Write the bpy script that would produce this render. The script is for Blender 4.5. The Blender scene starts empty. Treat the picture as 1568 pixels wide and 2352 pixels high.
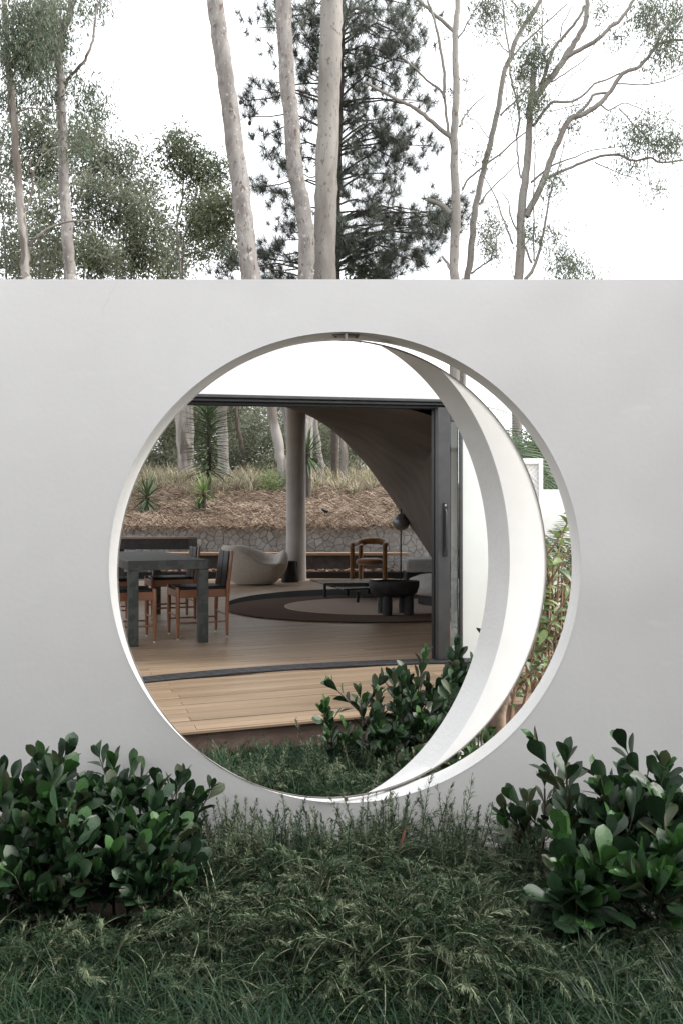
import bpy, bmesh, math, random
import numpy as np
from mathutils import Vector, Matrix, noise as mnoise

C = bpy.context.scene.collection
PI = math.pi
rnd = random.Random(7)
R8 = np.random.default_rng(11)

# ------------------------------------------------------------------ camera
EYE = 1.287
FPX, PX0, PY0 = 1832.35, 836.83, 1203.4        # focal length and principal point, in 1568 px of picture width
cam = bpy.data.cameras.new("camera")
cam.sensor_fit = 'HORIZONTAL'
cam.sensor_width = 24.0
cam.lens = 24.0 * FPX / 1568.0
cam.shift_x = -(PX0 - 784.0) / 1568.0
cam.shift_y = (PY0 - 1176.0) / 1568.0
cam.clip_start = 0.05
cam.clip_end = 600.0
camo = bpy.data.objects.new("camera", cam)
C.objects.link(camo)
camo.location = (0, 0, EYE)
camo.rotation_euler = (math.radians(90), 0, 0)
bpy.context.scene.camera = camo

# ------------------------------------------------------------------ sky, sun, exposure
SUN_EL, SUN_AZ = math.radians(38), math.radians(86)     # azimuth measured from +Y towards +X
world = bpy.data.worlds.new("World")
bpy.context.scene.world = world
world.use_nodes = True
nt = world.node_tree
nt.nodes.clear()
sky = nt.nodes.new("ShaderNodeTexSky")
sky.sky_type = 'NISHITA'
sky.sun_disc = False
sky.sun_elevation = SUN_EL
sky.sun_rotation = SUN_AZ
sky.dust_density = 4.0
mixn = nt.nodes.new("ShaderNodeMix")
mixn.data_type = 'RGBA'
mixn.inputs[0].default_value = 0.86          # thick even cloud over the clear sky
mixn.inputs[7].default_value = (7.2, 7.3, 7.45, 1)
bg = nt.nodes.new("ShaderNodeBackground")
bg.inputs[1].default_value = 0.1
wo = nt.nodes.new("ShaderNodeOutputWorld")
nt.links.new(sky.outputs[0], mixn.inputs[6])
nt.links.new(mixn.outputs[2], bg.inputs[0])
nt.links.new(bg.outputs[0], wo.inputs[0])

sun = bpy.data.lights.new("sun", 'SUN')
sun.energy = 1.5
sun.angle = math.radians(16)
sun.color = (1.0, 0.97, 0.92)
suno = bpy.data.objects.new("sun", sun)
C.objects.link(suno)
sd = Vector((math.sin(SUN_AZ) * math.cos(SUN_EL), math.cos(SUN_AZ) * math.cos(SUN_EL), math.sin(SUN_EL)))
suno.rotation_euler = sd.to_track_quat('Z', 'Y').to_euler()
suno.location = (12, 4, 14)

sc = bpy.context.scene
sc.view_settings.view_transform = 'Standard'
sc.view_settings.look = 'None'
sc.view_settings.exposure = 1.75
sc.view_settings.gamma = 1.0
sc.render.engine = 'CYCLES'
sc.cycles.use_denoising = True
sc.cycles.max_bounces = 8
sc.cycles.diffuse_bounces = 4
sc.cycles.caustics_reflective = False
sc.cycles.caustics_refractive = False
sc.cycles.sample_clamp_indirect = 6.0


# ------------------------------------------------------------------ helpers
def P(px, py, d):
    """the point seen at (px, py) of the 1568-wide picture, d metres in front of the camera"""
    return Vector(((px - PX0) / FPX * d, d, EYE - (py - PY0) / FPX * d))


def G(px, py, z):
    """the point of the level plane z seen at (px, py)"""
    d = (EYE - z) * FPX / (py - PY0)
    return P(px, py, d)


def props(o, label=None, cat=None, group=None, kind=None):
    if label: o['label'] = label
    if cat: o['category'] = cat
    if group: o['group'] = group
    if kind: o['kind'] = kind
    return o


def thing(name, label, cat, loc=(0, 0, 0), rotz=0.0, group=None):
    o = bpy.data.objects.new(name, None)
    o.empty_display_size = 0.1
    C.objects.link(o)
    o.location = loc
    o.rotation_euler = (0, 0, rotz)
    return props(o, label, cat, group)


def link(name, me, parent=None, mat=None):
    o = bpy.data.objects.new(name, me)
    C.objects.link(o)
    if parent: o.parent = parent
    if mat is not None:
        for m in (mat if isinstance(mat, (list, tuple)) else [mat]): me.materials.append(m)
    return o


def smooth(me, angle=None):
    me.polygons.foreach_set("use_smooth", [True] * len(me.polygons))
    if angle is not None:
        try: me.set_sharp_from_angle(angle=math.radians(angle))
        except Exception: pass
    me.update()


class MB:
    def __init__(s):
        s.v, s.f, s.m = [], [], []

    def add(s, v, f, m=0, M=None):
        b = len(s.v)
        s.v += [tuple(M @ Vector(p)) if M is not None else tuple(p) for p in v]
        s.f += [tuple(i + b for i in q) for q in f]
        s.m += [m] * len(f)
        return s

    def box(s, c, d, m=0, M=None):
        x, y, z = c; a, b, h = d[0] / 2, d[1] / 2, d[2] / 2
        v = [(x + i * a, y + j * b, z + k * h) for k in (-1, 1) for j in (-1, 1) for i in (-1, 1)]
        return s.add(v, [(0, 2, 3, 1), (4, 5, 7, 6), (0, 1, 5, 4), (2, 6, 7, 3), (0, 4, 6, 2), (1, 3, 7, 5)], m, M)

    def tube(s, pts, rs, n=8, m=0, cap=True):
        pts = [Vector(p) for p in pts]
        if not isinstance(rs, (list, tuple)): rs = [rs] * len(pts)
        if len(rs) == 2 and len(pts) > 2:
            rs = [rs[0] + (rs[1] - rs[0]) * i / (len(pts) - 1) for i in range(len(pts))]
        b = len(s.v); up = None
        for i, p in enumerate(pts):
            t = (pts[min(i + 1, len(pts) - 1)] - pts[max(i - 1, 0)])
            t = t.normalized() if t.length > 1e-9 else Vector((0, 0, 1))
            if up is None:
                up = t.orthogonal().normalized()
            else:
                up = (up - t * up.dot(t))
                up = up.normalized() if up.length > 1e-6 else t.orthogonal().normalized()
            w = t.cross(up)
            for k in range(n):
                a = 2 * PI * k / n
                s.v.append(tuple(p + (up * math.cos(a) + w * math.sin(a)) * rs[i]))
        for i in range(len(pts) - 1):
            for k in range(n):
                k2 = (k + 1) % n
                s.f.append((b + i * n + k, b + i * n + k2, b + (i + 1) * n + k2, b + (i + 1) * n + k)); s.m.append(m)
        if cap:
            s.f.append(tuple(b + k for k in reversed(range(n)))); s.m.append(m)
            e = b + (len(pts) - 1) * n
            s.f.append(tuple(e + k for k in range(n))); s.m.append(m)
        return s

    def lathe(s, prof, n=24, m=0, c=(0, 0, 0)):
        b = len(s.v)
        for r, z in prof:
            for k in range(n):
                a = 2 * PI * k / n
                s.v.append((c[0] + r * math.cos(a), c[1] + r * math.sin(a), c[2] + z))
        for i in range(len(prof) - 1):
            for k in range(n):
                k2 = (k + 1) % n
                s.f.append((b + i * n + k, b + i * n + k2, b + (i + 1) * n + k2, b + (i + 1) * n + k)); s.m.append(m)
        s.f.append(tuple(b + k for k in reversed(range(n)))); s.m.append(m)
        e = b + (len(prof) - 1) * n
        s.f.append(tuple(e + k for k in range(n))); s.m.append(m)
        return s

    def prism(s, poly, z0, z1, m=0):
        n = len(poly)
        v = [(x, y, z0) for x, y in poly] + [(x, y, z1) for x, y in poly]
        f = [tuple(reversed(range(n))), tuple(range(n, 2 * n))] + [(i, (i + 1) % n, n + (i + 1) % n, n + i) for i in range(n)]
        return s.add(v, f, m)

    def mesh(s, name, sm=None):
        me = bpy.data.meshes.new(name)
        me.from_pydata(s.v, [], s.f)
        if any(s.m): me.polygons.foreach_set("material_index", s.m)
        me.validate(); me.update()
        if sm: smooth(me, sm)
        return me

    def build(s, name, mat, parent=None, sm=None, bevel=0.0, seg=2):
        o = link(name, s.mesh(name, sm), parent, mat)
        if bevel:
            b = o.modifiers.new("bevel", 'BEVEL'); b.width = bevel; b.segments = seg; b.limit_method = 'ANGLE'
            b.angle_limit = math.radians(40)
            if not sm: smooth(o.data, 35)
        return o


def fast(name, V, F, mats=None, midx=None, parent=None, sm=False):
    """one mesh from numpy arrays, every face with the same number of corners"""
    V = np.asarray(V, dtype=np.float32); F = np.asarray(F, dtype=np.int32)
    me = bpy.data.meshes.new(name)
    k = F.shape[1]
    me.vertices.add(len(V)); me.vertices.foreach_set("co", V.ravel())
    me.loops.add(F.size); me.loops.foreach_set("vertex_index", F.ravel())
    me.polygons.add(len(F))
    me.polygons.foreach_set("loop_start", np.arange(0, F.size, k, dtype=np.int32))
    if midx is not None: me.polygons.foreach_set("material_index", np.asarray(midx, dtype=np.int32))
    if sm: me.polygons.foreach_set("use_smooth", np.ones(len(F), dtype=bool))
    me.update(calc_edges=True)
    return link(name, me, parent, mats)


# ------------------------------------------------------------------ materials
def pm(name, c1, c2=None, scale=6.0, rough=0.6, bump=0.0, bscale=None, stretch=(1, 1, 1), rand=0.0, detail=4.0, spec=0.5,
       metal=0.0, coat=0.0, lo=0.35, hi=0.65, trans=0.0, sheen=0.0, spots=None, coords='Object'):
    m = bpy.data.materials.new(name); m.use_nodes = True
    t = m.node_tree; N = t.nodes; L = t.links
    b = N["Principled BSDF"]; out = N["Material Output"]
    b.inputs["Roughness"].default_value = rough
    b.inputs["Metallic"].default_value = metal
    b.inputs["Specular IOR Level"].default_value = spec
    if coat: b.inputs["Coat Weight"].default_value = coat
    if sheen: b.inputs["Sheen Weight"].default_value = sheen
    col = None
    tc = N.new("ShaderNodeTexCoord"); mp = N.new("ShaderNodeMapping")
    mp.inputs["Scale"].default_value = stretch
    L.new(tc.outputs[coords], mp.inputs[0])
    vec = mp.outputs[0]
    oi = N.new("ShaderNodeObjectInfo")
    if rand:
        ad = N.new("ShaderNodeVectorMath"); ad.operation = 'MULTIPLY_ADD'
        cb = N.new("ShaderNodeCombineXYZ")
        for i in range(3): L.new(oi.outputs["Random"], cb.inputs[i])
        L.new(cb.outputs[0], ad.inputs[0]); ad.inputs[1].default_value = (37, 53, 71); L.new(vec, ad.inputs[2])
        vec = ad.outputs[0]
    if c2 is not None:
        n = N.new("ShaderNodeTexNoise"); n.inputs["Scale"].default_value = scale; n.inputs["Detail"].default_value = detail
        n.inputs["Roughness"].default_value = 0.6
        L.new(vec, n.inputs["Vector"])
        r = N.new("ShaderNodeValToRGB")
        r.color_ramp.elements[0].position = lo; r.color_ramp.elements[1].position = hi
        r.color_ramp.elements[0].color = (*c1, 1); r.color_ramp.elements[1].color = (*c2, 1)
        L.new(n.outputs["Fac"], r.inputs[0]); col = r.outputs[0]
    else:
        rg = N.new("ShaderNodeRGB"); rg.outputs[0].default_value = (*c1, 1); col = rg.outputs[0]
    for sp in (spots or []):
        v = N.new("ShaderNodeTexNoise" if sp.get('noise') else "ShaderNodeTexVoronoi")
        if sp.get('edge'): v.feature = 'DISTANCE_TO_EDGE'
        v.inputs["Scale"].default_value = sp['scale']
        if sp.get('noise'): v.inputs["Detail"].default_value = 3
        mp2 = N.new("ShaderNodeMapping"); mp2.inputs["Scale"].default_value = sp.get('stretch', (1, 1, 1))
        mp2.inputs["Location"].default_value = sp.get('off', (0, 0, 0))
        L.new(tc.outputs[coords], mp2.inputs[0]); L.new(mp2.outputs[0], v.inputs["Vector"])
        rr = N.new("ShaderNodeValToRGB")
        rr.color_ramp.elements[0].position = sp['a']; rr.color_ramp.elements[1].position = sp['b']
        rr.color_ramp.elements[0].color = (sp.get('v0', 1),) * 3 + (1,); rr.color_ramp.elements[1].color = (sp.get('v1', 0),) * 3 + (1,)
        L.new(v.outputs["Fac" if sp.get('noise') else "Distance"], rr.inputs[0])
        mx = N.new("ShaderNodeMix"); mx.data_type = 'RGBA'
        fac = rr.outputs[0]
        if sp.get('edge'):      # crooked lines that come and go
            wn = N.new("ShaderNodeTexNoise"); wn.inputs["Scale"].default_value = 2.5; wn.inputs["Detail"].default_value = 6
            L.new(mp2.outputs[0], wn.inputs["Vector"])
            wv = N.new("ShaderNodeVectorMath"); wv.operation = 'MULTIPLY_ADD'; wv.inputs[1].default_value = (.5, .5, .5)
            L.new(wn.outputs["Color"], wv.inputs[0]); L.new(mp2.outputs[0], wv.inputs[2]); L.new(wv.outputs[0], v.inputs["Vector"])
            mn = N.new("ShaderNodeTexNoise"); mn.inputs["Scale"].default_value = 1.7; L.new(tc.outputs[coords], mn.inputs["Vector"])
            mm = N.new("ShaderNodeMapRange"); mm.inputs[1].default_value = sp.get('mask', .56); mm.inputs[2].default_value = sp.get('mask', .56) + .06
            L.new(mn.outputs["Fac"], mm.inputs[0])
            ml = N.new("ShaderNodeMath"); ml.operation = 'MULTIPLY'; L.new(fac, ml.inputs[0]); L.new(mm.outputs[0], ml.inputs[1]); fac = ml.outputs[0]
        L.new(fac, mx.inputs[0]); L.new(col, mx.inputs[6]); mx.inputs[7].default_value = (*sp['c'], 1)
        col = mx.outputs[2]
    if rand:
        hs = N.new("ShaderNodeHueSaturation")
        mr = N.new("ShaderNodeMapRange"); mr.inputs[3].default_value = 1 - rand; mr.inputs[4].default_value = 1 + rand
        L.new(oi.outputs["Random"], mr.inputs[0]); L.new(mr.outputs[0], hs.inputs["Value"]); L.new(col, hs.inputs["Color"])
        col = hs.outputs[0]
    L.new(col, b.inputs["Base Color"])
    if bump:
        nb = N.new("ShaderNodeTexNoise"); nb.inputs["Scale"].default_value = bscale or scale * 3; nb.inputs["Detail"].default_value = 5
        L.new(vec, nb.inputs["Vector"])
        bp = N.new("ShaderNodeBump"); bp.inputs["Strength"].default_value = bump; bp.inputs["Distance"].default_value = 0.01
        L.new(nb.outputs["Fac"], bp.inputs["Height"]); L.new(bp.outputs[0], b.inputs["Normal"])
    if trans:
        tr = N.new("ShaderNodeBsdfTranslucent"); L.new(col, tr.inputs[0])
        ms = N.new("ShaderNodeMixShader"); ms.inputs[0].default_value = trans
        L.new(b.outputs[0], ms.inputs[1]); L.new(tr.outputs[0], ms.inputs[2]); L.new(ms.outputs[0], out.inputs["Surface"])
    return m


M = {}
M['plaster'] = pm("grey_plaster", (.69, .672, .652), (.785, .767, .748), 1.1, .85, .06, 45, spec=.2, lo=.25, hi=.75, detail=9,
                  spots=[dict(noise=1, scale=.8, a=.52, b=.72, v0=0, v1=.75, c=(.60, .578, .562), off=(3, 1, 2)),
                         dict(noise=1, scale=5, stretch=(1, 1, 2.6), a=.62, b=.74, v0=0, v1=.35, c=(.80, .785, .765), off=(8, 1, 4)),
                         dict(noise=1, scale=60, a=.72, b=.76, v0=0, v1=.30, c=(.45, .44, .43)),
                         dict(edge=1, scale=1.15, a=.0006, b=.0026, v0=.28, v1=0, c=(.42, .41, .40), mask=.60)])
M['white'] = pm("white_paint", (.77, .765, .75), (.82, .815, .80), 3, .6, .015, 70, spec=.3)
M['lintel'] = pm("off_white_paint", (.68, .675, .66), (.72, .715, .70), 2, .7, .02, 60, spec=.2)
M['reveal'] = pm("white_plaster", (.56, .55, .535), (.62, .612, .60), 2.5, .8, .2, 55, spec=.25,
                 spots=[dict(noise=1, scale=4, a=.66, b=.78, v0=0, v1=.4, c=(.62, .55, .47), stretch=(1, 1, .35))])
M['steel'] = pm("brushed_steel", (.30, .295, .285), (.42, .41, .40), 30, .38, .05, 90, metal=.9)
M['rim'] = pm("bronze_rim", (.22, .20, .18), (.32, .30, .27), 18, .45, .05, 80, metal=.7)
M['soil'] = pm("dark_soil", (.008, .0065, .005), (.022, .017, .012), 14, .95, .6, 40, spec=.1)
M['ground'] = pm("dry_ground", (.14, .115, .08), (.20, .165, .115), .8, .95, .4, 6, spec=.1)
M['straw_ground'] = pm("straw_ground", (.10, .07, .05), (.20, .15, .105), 5, .95, .7, 18, spec=.1)
M['wood'] = pm("oiled_boards", (.185, .132, .088), (.265, .197, .134), 2.2, .42, .12, 26, (.35, 7, 7), rand=.13, detail=7, spec=.4,
               spots=[dict(noise=1, scale=7, stretch=(.22, 9, 9), a=.60, b=.70, v0=0, v1=.7, c=(.20, .13, .075)),
                      dict(noise=1, scale=3, stretch=(.5, 5, 5), a=.63, b=.72, v0=0, v1=.6, c=(.42, .32, .22), off=(5, 2, 1))])
M['wood_in'] = pm("oiled_floorboards", (.275, .197, .134), (.39, .29, .203), 2.2, .38, .12, 26, (.35, 7, 7), rand=.12, detail=7, spec=.4,
                  spots=[dict(noise=1, scale=7, stretch=(.22, 9, 9), a=.60, b=.70, v0=0, v1=.7, c=(.15, .10, .065))])
M['fascia'] = pm("rusty_fascia", (.12, .075, .06), (.17, .115, .095), 6, .8, .2, 40)
M['black'] = pm("black_aluminium", (.006, .006, .007), (.010, .010, .011), 20, .45, 0, spec=.3)
M['darkgrey'] = pm("grey_aluminium", (.036, .037, .039), (.048, .049, .052), 12, .45, .03, 60, metal=.3)
M['track'] = pm("track_metal", (.06, .062, .068), (.10, .102, .11), 25, .45, .05, 60, metal=.5)
M['shell'] = pm("earth_render", (.098, .081, .070), (.134, .112, .098), 1.6, .9, .25, 30, spec=.2)
M['column'] = pm("column_plaster", (.36, .335, .315), (.42, .395, .37), 2.5, .85, .2, 40, spec=.2)
M['slate'] = pm("green_black_stone", (.022, .028, .026), (.036, .043, .040), 16, .5, .15, 40, detail=8,
                spots=[dict(noise=1, scale=9, a=.50, b=.515, v0=0, v1=.12, c=(.2, .21, .2)),
                       dict(noise=1, scale=5, a=.60, b=.72, v0=0, v1=.22, c=(.085, .098, .09), off=(2, 5, 1))])
M['teak'] = pm("red_brown_teak", (.20, .084, .042), (.28, .122, .064), 4, .38, .05, 40, (1, 1, 1), detail=6, rand=.06)
M['leather'] = pm("black_leather", (.008, .009, .009), (.014, .015, .015), 14, .5, .2, 90, spec=.3)
M['felt'] = pm("white_felt", (.7, .69, .66), None, rough=.9)
M['cane'] = pm("woven_cane", (.12, .085, .06), (.22, .16, .12), 60, .7, .3, 120)
M['boucle'] = pm("cream_boucle", (.43, .39, .345), (.56, .515, .46), 55, .95, .8, 110, spec=.1, sheen=.3)
M['greyboucle'] = pm("grey_boucle", (.42, .40, .38), (.55, .53, .505), 60, .95, .8, 110, spec=.1, sheen=.3)
M['greyvelvet'] = pm("grey_velvet", (.30, .297, .288), (.39, .385, .374), 5, .9, .2, 60, spec=.1, sheen=.4)
M['mustard'] = pm("mustard_velvet", (.115, .05, .013), (.185, .083, .022), 5, .85, .15, 60, spec=.15, sheen=.5)
M['burnt'] = pm("burnt_wood", (.012, .012, .013), (.028, .027, .027), 10, .7, .5, 30)
M['blackstone'] = pm("black_marble", (.03, .031, .033), (.055, .056, .06), 9, .22, .05, 40,
                     spots=[dict(noise=1, scale=7, a=.63, b=.66, v0=0, v1=.4, c=(.25, .26, .27))])
M['rug_dark'] = pm("charcoal_wool", (.020, .022, .024), (.032, .034, .036), 60, .98, .5, 160, spec=.05)
M['rug_brown'] = pm("brown_wool", (.135, .093, .073), (.175, .124, .10), 60, .98, .5, 160, spec=.05)
M['rug_tan'] = pm("taupe_wool", (.52, .42, .36), (.60, .495, .43), 60, .98, .5, 160, spec=.05)
M['stone'] = pm("grey_paving_stone", (.27, .255, .235), (.345, .33, .31), 5, .9, .5, 24, rand=.16, spec=.2)
M['mortar'] = pm("dark_mortar", (.09, .083, .075), (.19, .18, .168), 20, .95, .4, 60)
M['concrete'] = pm("light_concrete", (.30, .295, .285), (.40, .39, .38), 3, .9, .3, 40)
M['ledge'] = pm("brown_ledge_timber", (.20, .125, .085), (.30, .195, .14), 3, .6, .1, 30, (1, 8, 8))
M['brick'] = pm("dark_brick", (.05, .045, .044), (.09, .082, .08), 6, .85, .3, 30)
M['gravel'] = pm("white_gravel", (.62, .61, .59), (.80, .79, .77), 30, .9, .8, 60)
M['lattice'] = pm("white_lattice_paint", (.80, .80, .79), (.84, .84, .83), 4, .5, 0)
M['rooftile'] = pm("red_roof_tile", (.30, .10, .055), (.42, .16, .09), 3, .85, .3, 10)
M['housewhite'] = pm("white_render", (.74, .74, .72), (.8, .8, .78), 2, .8, .1, 20)
M['darkglass'] = pm("dark_window_glass", (.03, .035, .04), (.05, .055, .06), 2, .1, 0)
M['bulb'] = pm("matt_black_metal", (.15, .15, .152), (.19, .19, .192), 9, .36, .02, 60, metal=.5)
M['curtain'] = pm("pale_green_paint", (.56, .585, .565), (.60, .625, .605), 2, .9, .05, 30)
M['greyplate'] = pm("pale_rug_plate", (.45, .45, .44), (.55, .55, .54), 5, .8)
gl = bpy.data.materials.new("door_glass"); gl.use_nodes = True
_b = gl.node_tree.nodes["Principled BSDF"]
_b.inputs["Base Color"].default_value = (.75, .80, .78, 1); _b.inputs["Transmission Weight"].default_value = 1.0
_b.inputs["Roughness"].default_value = 0.02; _b.inputs["IOR"].default_value = 1.45
M['glass'] = gl
# vegetation
def leafmat(name, c1, c2, rough=.35, scale=18, rand=.25, trans=.12, spec=.5, drops=True, vein=None):
    sp = []
    if drops: sp = [dict(scale=150, a=.10, b=.16, v0=.75, v1=0, c=(.30, .36, .31))]
    return pm(name, c1, c2, scale, rough, .15, 60, rand=rand, spec=spec, trans=trans, spots=sp)
M['clusia'] = leafmat("glossy_green_leaf", (.011, .030, .012), (.024, .052, .022), .36, rand=.42, trans=.08, spec=.4)
M['clusia2'] = leafmat("fresh_green_leaf", (.024, .070, .016), (.042, .105, .026), .36, rand=.25, trans=.15, spec=.4)
M['clusia3'] = leafmat("olive_leaf", (.040, .056, .024), (.070, .086, .042), .45, rand=.25, trans=.2)
M['clusia_stem'] = pm("brown_green_stem", (.05, .042, .028), (.085, .07, .045), 30, .7, .3, 60)
M['needle'] = pm("rosemary_needle", (.023, .048, .021), (.047, .076, .039), 9, .55, 0, trans=.1, spec=.2)
M['needle2'] = pm("rosemary_needle_grey", (.072, .104, .056), (.150, .180, .108), 9, .55, 0, trans=.1, spec=.2)
M['needle3'] = pm("rosemary_needle_deep", (.011, .028, .011), (.022, .044, .019), 9, .55, 0, trans=.1, spec=.2)
M['rstem'] = pm("pale_rosemary_stem", (.15, .165, .10), (.26, .27, .17), 12, .7)
M['rstem_dark'] = pm("woody_rosemary_stem", (.03, .034, .02), (.06, .06, .036), 12, .8)
M['blade'] = pm("lily_turf_blade", (.007, .021, .009), (.015, .038, .016), 7, .45, 0, trans=.14, spec=.22)
M['blade2'] = pm("lily_turf_blade_pale", (.014, .040, .015), (.030, .066, .027), 7, .45, 0, trans=.14, spec=.22)
M['bark'] = pm("pale_gum_bark", (.175, .16, .15), (.30, .285, .27), 3.2, .9, .5, 14, (1, 1, .45), spec=.1, detail=7,
               spots=[dict(noise=1, scale=11, a=.635, b=.66, v0=0, v1=.8, c=(.42, .40, .375), stretch=(1, 1, .7)),
                      dict(noise=1, scale=8.5, a=.63, b=.665, v0=0, v1=.75, c=(.10, .062, .05), stretch=(1, 1, .6), off=(3, 2, 5)),
                      dict(noise=1, scale=13, a=.57, b=.64, v0=0, v1=.55, c=(.135, .125, .12), stretch=(1, 1, .4), off=(1, 7, 3))])
M['bark_smooth'] = pm("smooth_gum_bark", (.19, .175, .16), (.30, .285, .265), 1.6, .9, .3, 9, (1, 1, .3), spec=.1, detail=7,
                      spots=[dict(noise=1, scale=12, a=.62, b=.66, v0=0, v1=.75, c=(.12, .10, .085), stretch=(1, 1, .5)),
                             dict(noise=1, scale=2.6, a=.54, b=.66, v0=0, v1=.5, c=(.16, .135, .115), stretch=(1, 1, .2), off=(4, 2, 9))])
M['bark_patch'] = pm("patchy_gum_bark", (.14, .122, .108), (.285, .265, .245), 1.3, .9, .4, 8, (1, 1, .3), spec=.1, detail=7, lo=.44, hi=.54,
                     spots=[dict(noise=1, scale=3.2, a=.56, b=.61, v0=0, v1=.75, c=(.085, .072, .064), stretch=(1, 1, .2), off=(6, 1, 2))])
M['twig'] = pm("grey_twig", (.10, .09, .083), (.17, .158, .148), 5, .85)
M['pinebark'] = pm("pine_bark", (.045, .036, .03), (.08, .066, .055), 6, .9, .4, 20)
M['pine'] = pm("pine_needle", (.042, .056, .042), (.075, .092, .068), 1.4, .55, 0, trans=.08, spec=.3)
M['gumleaf'] = pm("gum_leaf", (.075, .110, .070), (.135, .165, .11), .9, .55, 0, trans=.38, spec=.35)
M['gumleaf2'] = pm("grey_gum_leaf", (.13, .145, .10), (.21, .22, .16), .8, .6, 0, trans=.38, spec=.3)
M['gumleaf3'] = pm("dark_moss_leaf", (.080, .098, .052), (.135, .15, .085), .8, .6, 0, trans=.3, spec=.3)
M['yucca'] = pm("yucca_leaf", (.045, .075, .035), (.085, .12, .055), 6, .5, 0, trans=.15)
M['yucca2'] = pm("bright_yucca_leaf", (.12, .19, .055), (.20, .28, .10), 6, .5, 0, trans=.2)
M['straw'] = pm("fallen_straw", (.30, .225, .17), (.48, .395, .31), 2.5, .9, 0, spec=.15)
M['straw2'] = pm("dark_straw", (.10, .068, .05), (.16, .11, .08), 2.5, .9, 0, spec=.15)
M['drygrass'] = pm("dry_grass", (.40, .345, .25), (.56, .50, .38), 1.5, .9, 0, trans=.2, spec=.15)
M['greengrass'] = pm("meadow_grass", (.14, .155, .085), (.22, .235, .13), 1.5, .8, 0, trans=.2, spec=.2)
M['ficus'] = leafmat("variegated_leaf", (.10, .155, .048), (.21, .265, .105), .35, 30, rand=.35, trans=.25, drops=False)
M['ficus2'] = leafmat("green_shrub_leaf", (.05, .095, .035), (.09, .14, .055), .38, 22, rand=.3, trans=.2, drops=False)
M['ficus_stem'] = pm("red_brown_stem", (.15, .085, .052), (.24, .145, .092), 8, .8, .4, 40)
M['ficus_trunk'] = pm("peeling_trunk", (.10, .06, .042), (.24, .175, .12), 9, .85, .6, 30, lo=.42, hi=.58)
M['strap'] = leafmat("strap_leaf", (.045, .10, .03), (.09, .17, .055), .35, 14, rand=.2, trans=.2, drops=False)
M['palm'] = pm("palm_frond_leaf", (.035, .07, .03), (.07, .11, .05), 3, .5, 0, trans=.15)
M['hedge'] = pm("hedge_leaf", (.06, .095, .035), (.13, .165, .065), 1.2, .55, 0, trans=.2)
M['deadleaf'] = pm("red_dead_leaf", (.20, .065, .045), (.28, .11, .08), 20, .7)
M['litter'] = pm("leaf_litter", (.16, .075, .05), (.30, .19, .14), 12, .9)

# ------------------------------------------------------------------ the setting: ground, gravel, hillside
WY, WT = 3.1148, 0.1253            # garden wall: distance of its front face, thickness
HX, HZ, HR = -0.0766, 1.1172, 0.92   # round opening
DECK = 0.22


def sheet(name, x0, x1, y0, y1, nx, ny, zf, mat):
    xs = np.linspace(x0, x1, nx + 1); ys = np.linspace(y0, y1, ny + 1)
    V = [(x, y, zf(x, y)) for y in ys for x in xs]
    F = [(j * (nx + 1) + i, j * (nx + 1) + i + 1, (j + 1) * (nx + 1) + i + 1, (j + 1) * (nx + 1) + i) for j in range(ny) for i in range(nx)]
    return fast(name, V, F, mat, sm=True)


def nz(x, y, s=1.0, k=0.0):
    return mnoise.noise(Vector((x * s + k, y * s - k, k)))


def hill_z(x, y):
    if y < 17.0: return -0.4
    a = y - 17.0
    z = 1.17 + (.27 * min(a, 3.6)) + (.125 * max(0, a - 3.6)) - .0012 * max(0, a - 3.6) ** 2
    return z + .06 * nz(x, y, .9) + .12 * nz(x, y, .25, 3)


props(sheet("ground", -220, 220, -220, 220, 40, 40, lambda x, y: -0.06, M['ground']), kind='structure')
def mound(x, d):
    px = x / max(d, .5) * FPX + PX0
    m_ = .13 * math.exp(-((px - 800) / 430) ** 2) * math.exp(-((d - 2.42) / .34) ** 2)
    return m_ + max(0, .05 * nz(x, d, 2.3, 4)) * (1 if d < 3 else 0)
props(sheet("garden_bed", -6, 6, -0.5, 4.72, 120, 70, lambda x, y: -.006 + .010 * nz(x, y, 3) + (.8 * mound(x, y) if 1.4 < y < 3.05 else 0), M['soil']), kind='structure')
props(sheet("hillside", -40, 40, 16.9, 62, 80, 90, hill_z, M['straw_ground']), kind='structure')
props(sheet("gravel_path", .62, 9, 3.25, 16, 40, 50, lambda x, y: .010 + .008 * nz(x, y, 5), M['gravel']), kind='structure')

# ------------------------------------------------------------------ garden wall with its round opening
wall = thing("garden_wall", "long smooth grey plaster garden wall pierced by a large round opening", "garden wall", (0, WY, 0))


TH = math.radians(22.64); TH2 = math.radians(22.07)
RP = Vector((HX + .0411, WY + .0197, HZ - .0053)); RR = .8942
ru = Vector((math.cos(TH), math.sin(TH), 0)); rn = Vector((-math.sin(TH), math.cos(TH), 0))   # in the ring plane / away from the viewer
EYEV = Vector((0, 0, EYE))


def straight_depth(a):
    """how deep the opening runs straight before it splays outward behind the swung ring"""
    for k in range(26):
        y = WT * k / 25
        p = Vector((HX + HR * math.cos(a), WY + y, HZ + HR * math.sin(a)))
        d = p - EYEV
        t_ = (RP - EYEV).dot(rn) / d.dot(rn)
        if t_ < 1 and (EYEV + d * t_ - RP).length < RR: return max(0.004, WT * (k - 1) / 25)
    return WT


NW = 240
SD = [straight_depth(2 * PI * i / NW) for i in range(NW)]
for _ in range(3): SD = [min(SD[i], (SD[i - 1] + SD[i] + SD[(i + 1) % NW]) / 3) for i in range(NW)]
RB = [HR + (WT - q) * .95 for q in SD]          # radius of the opening at the back of the wall


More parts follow.
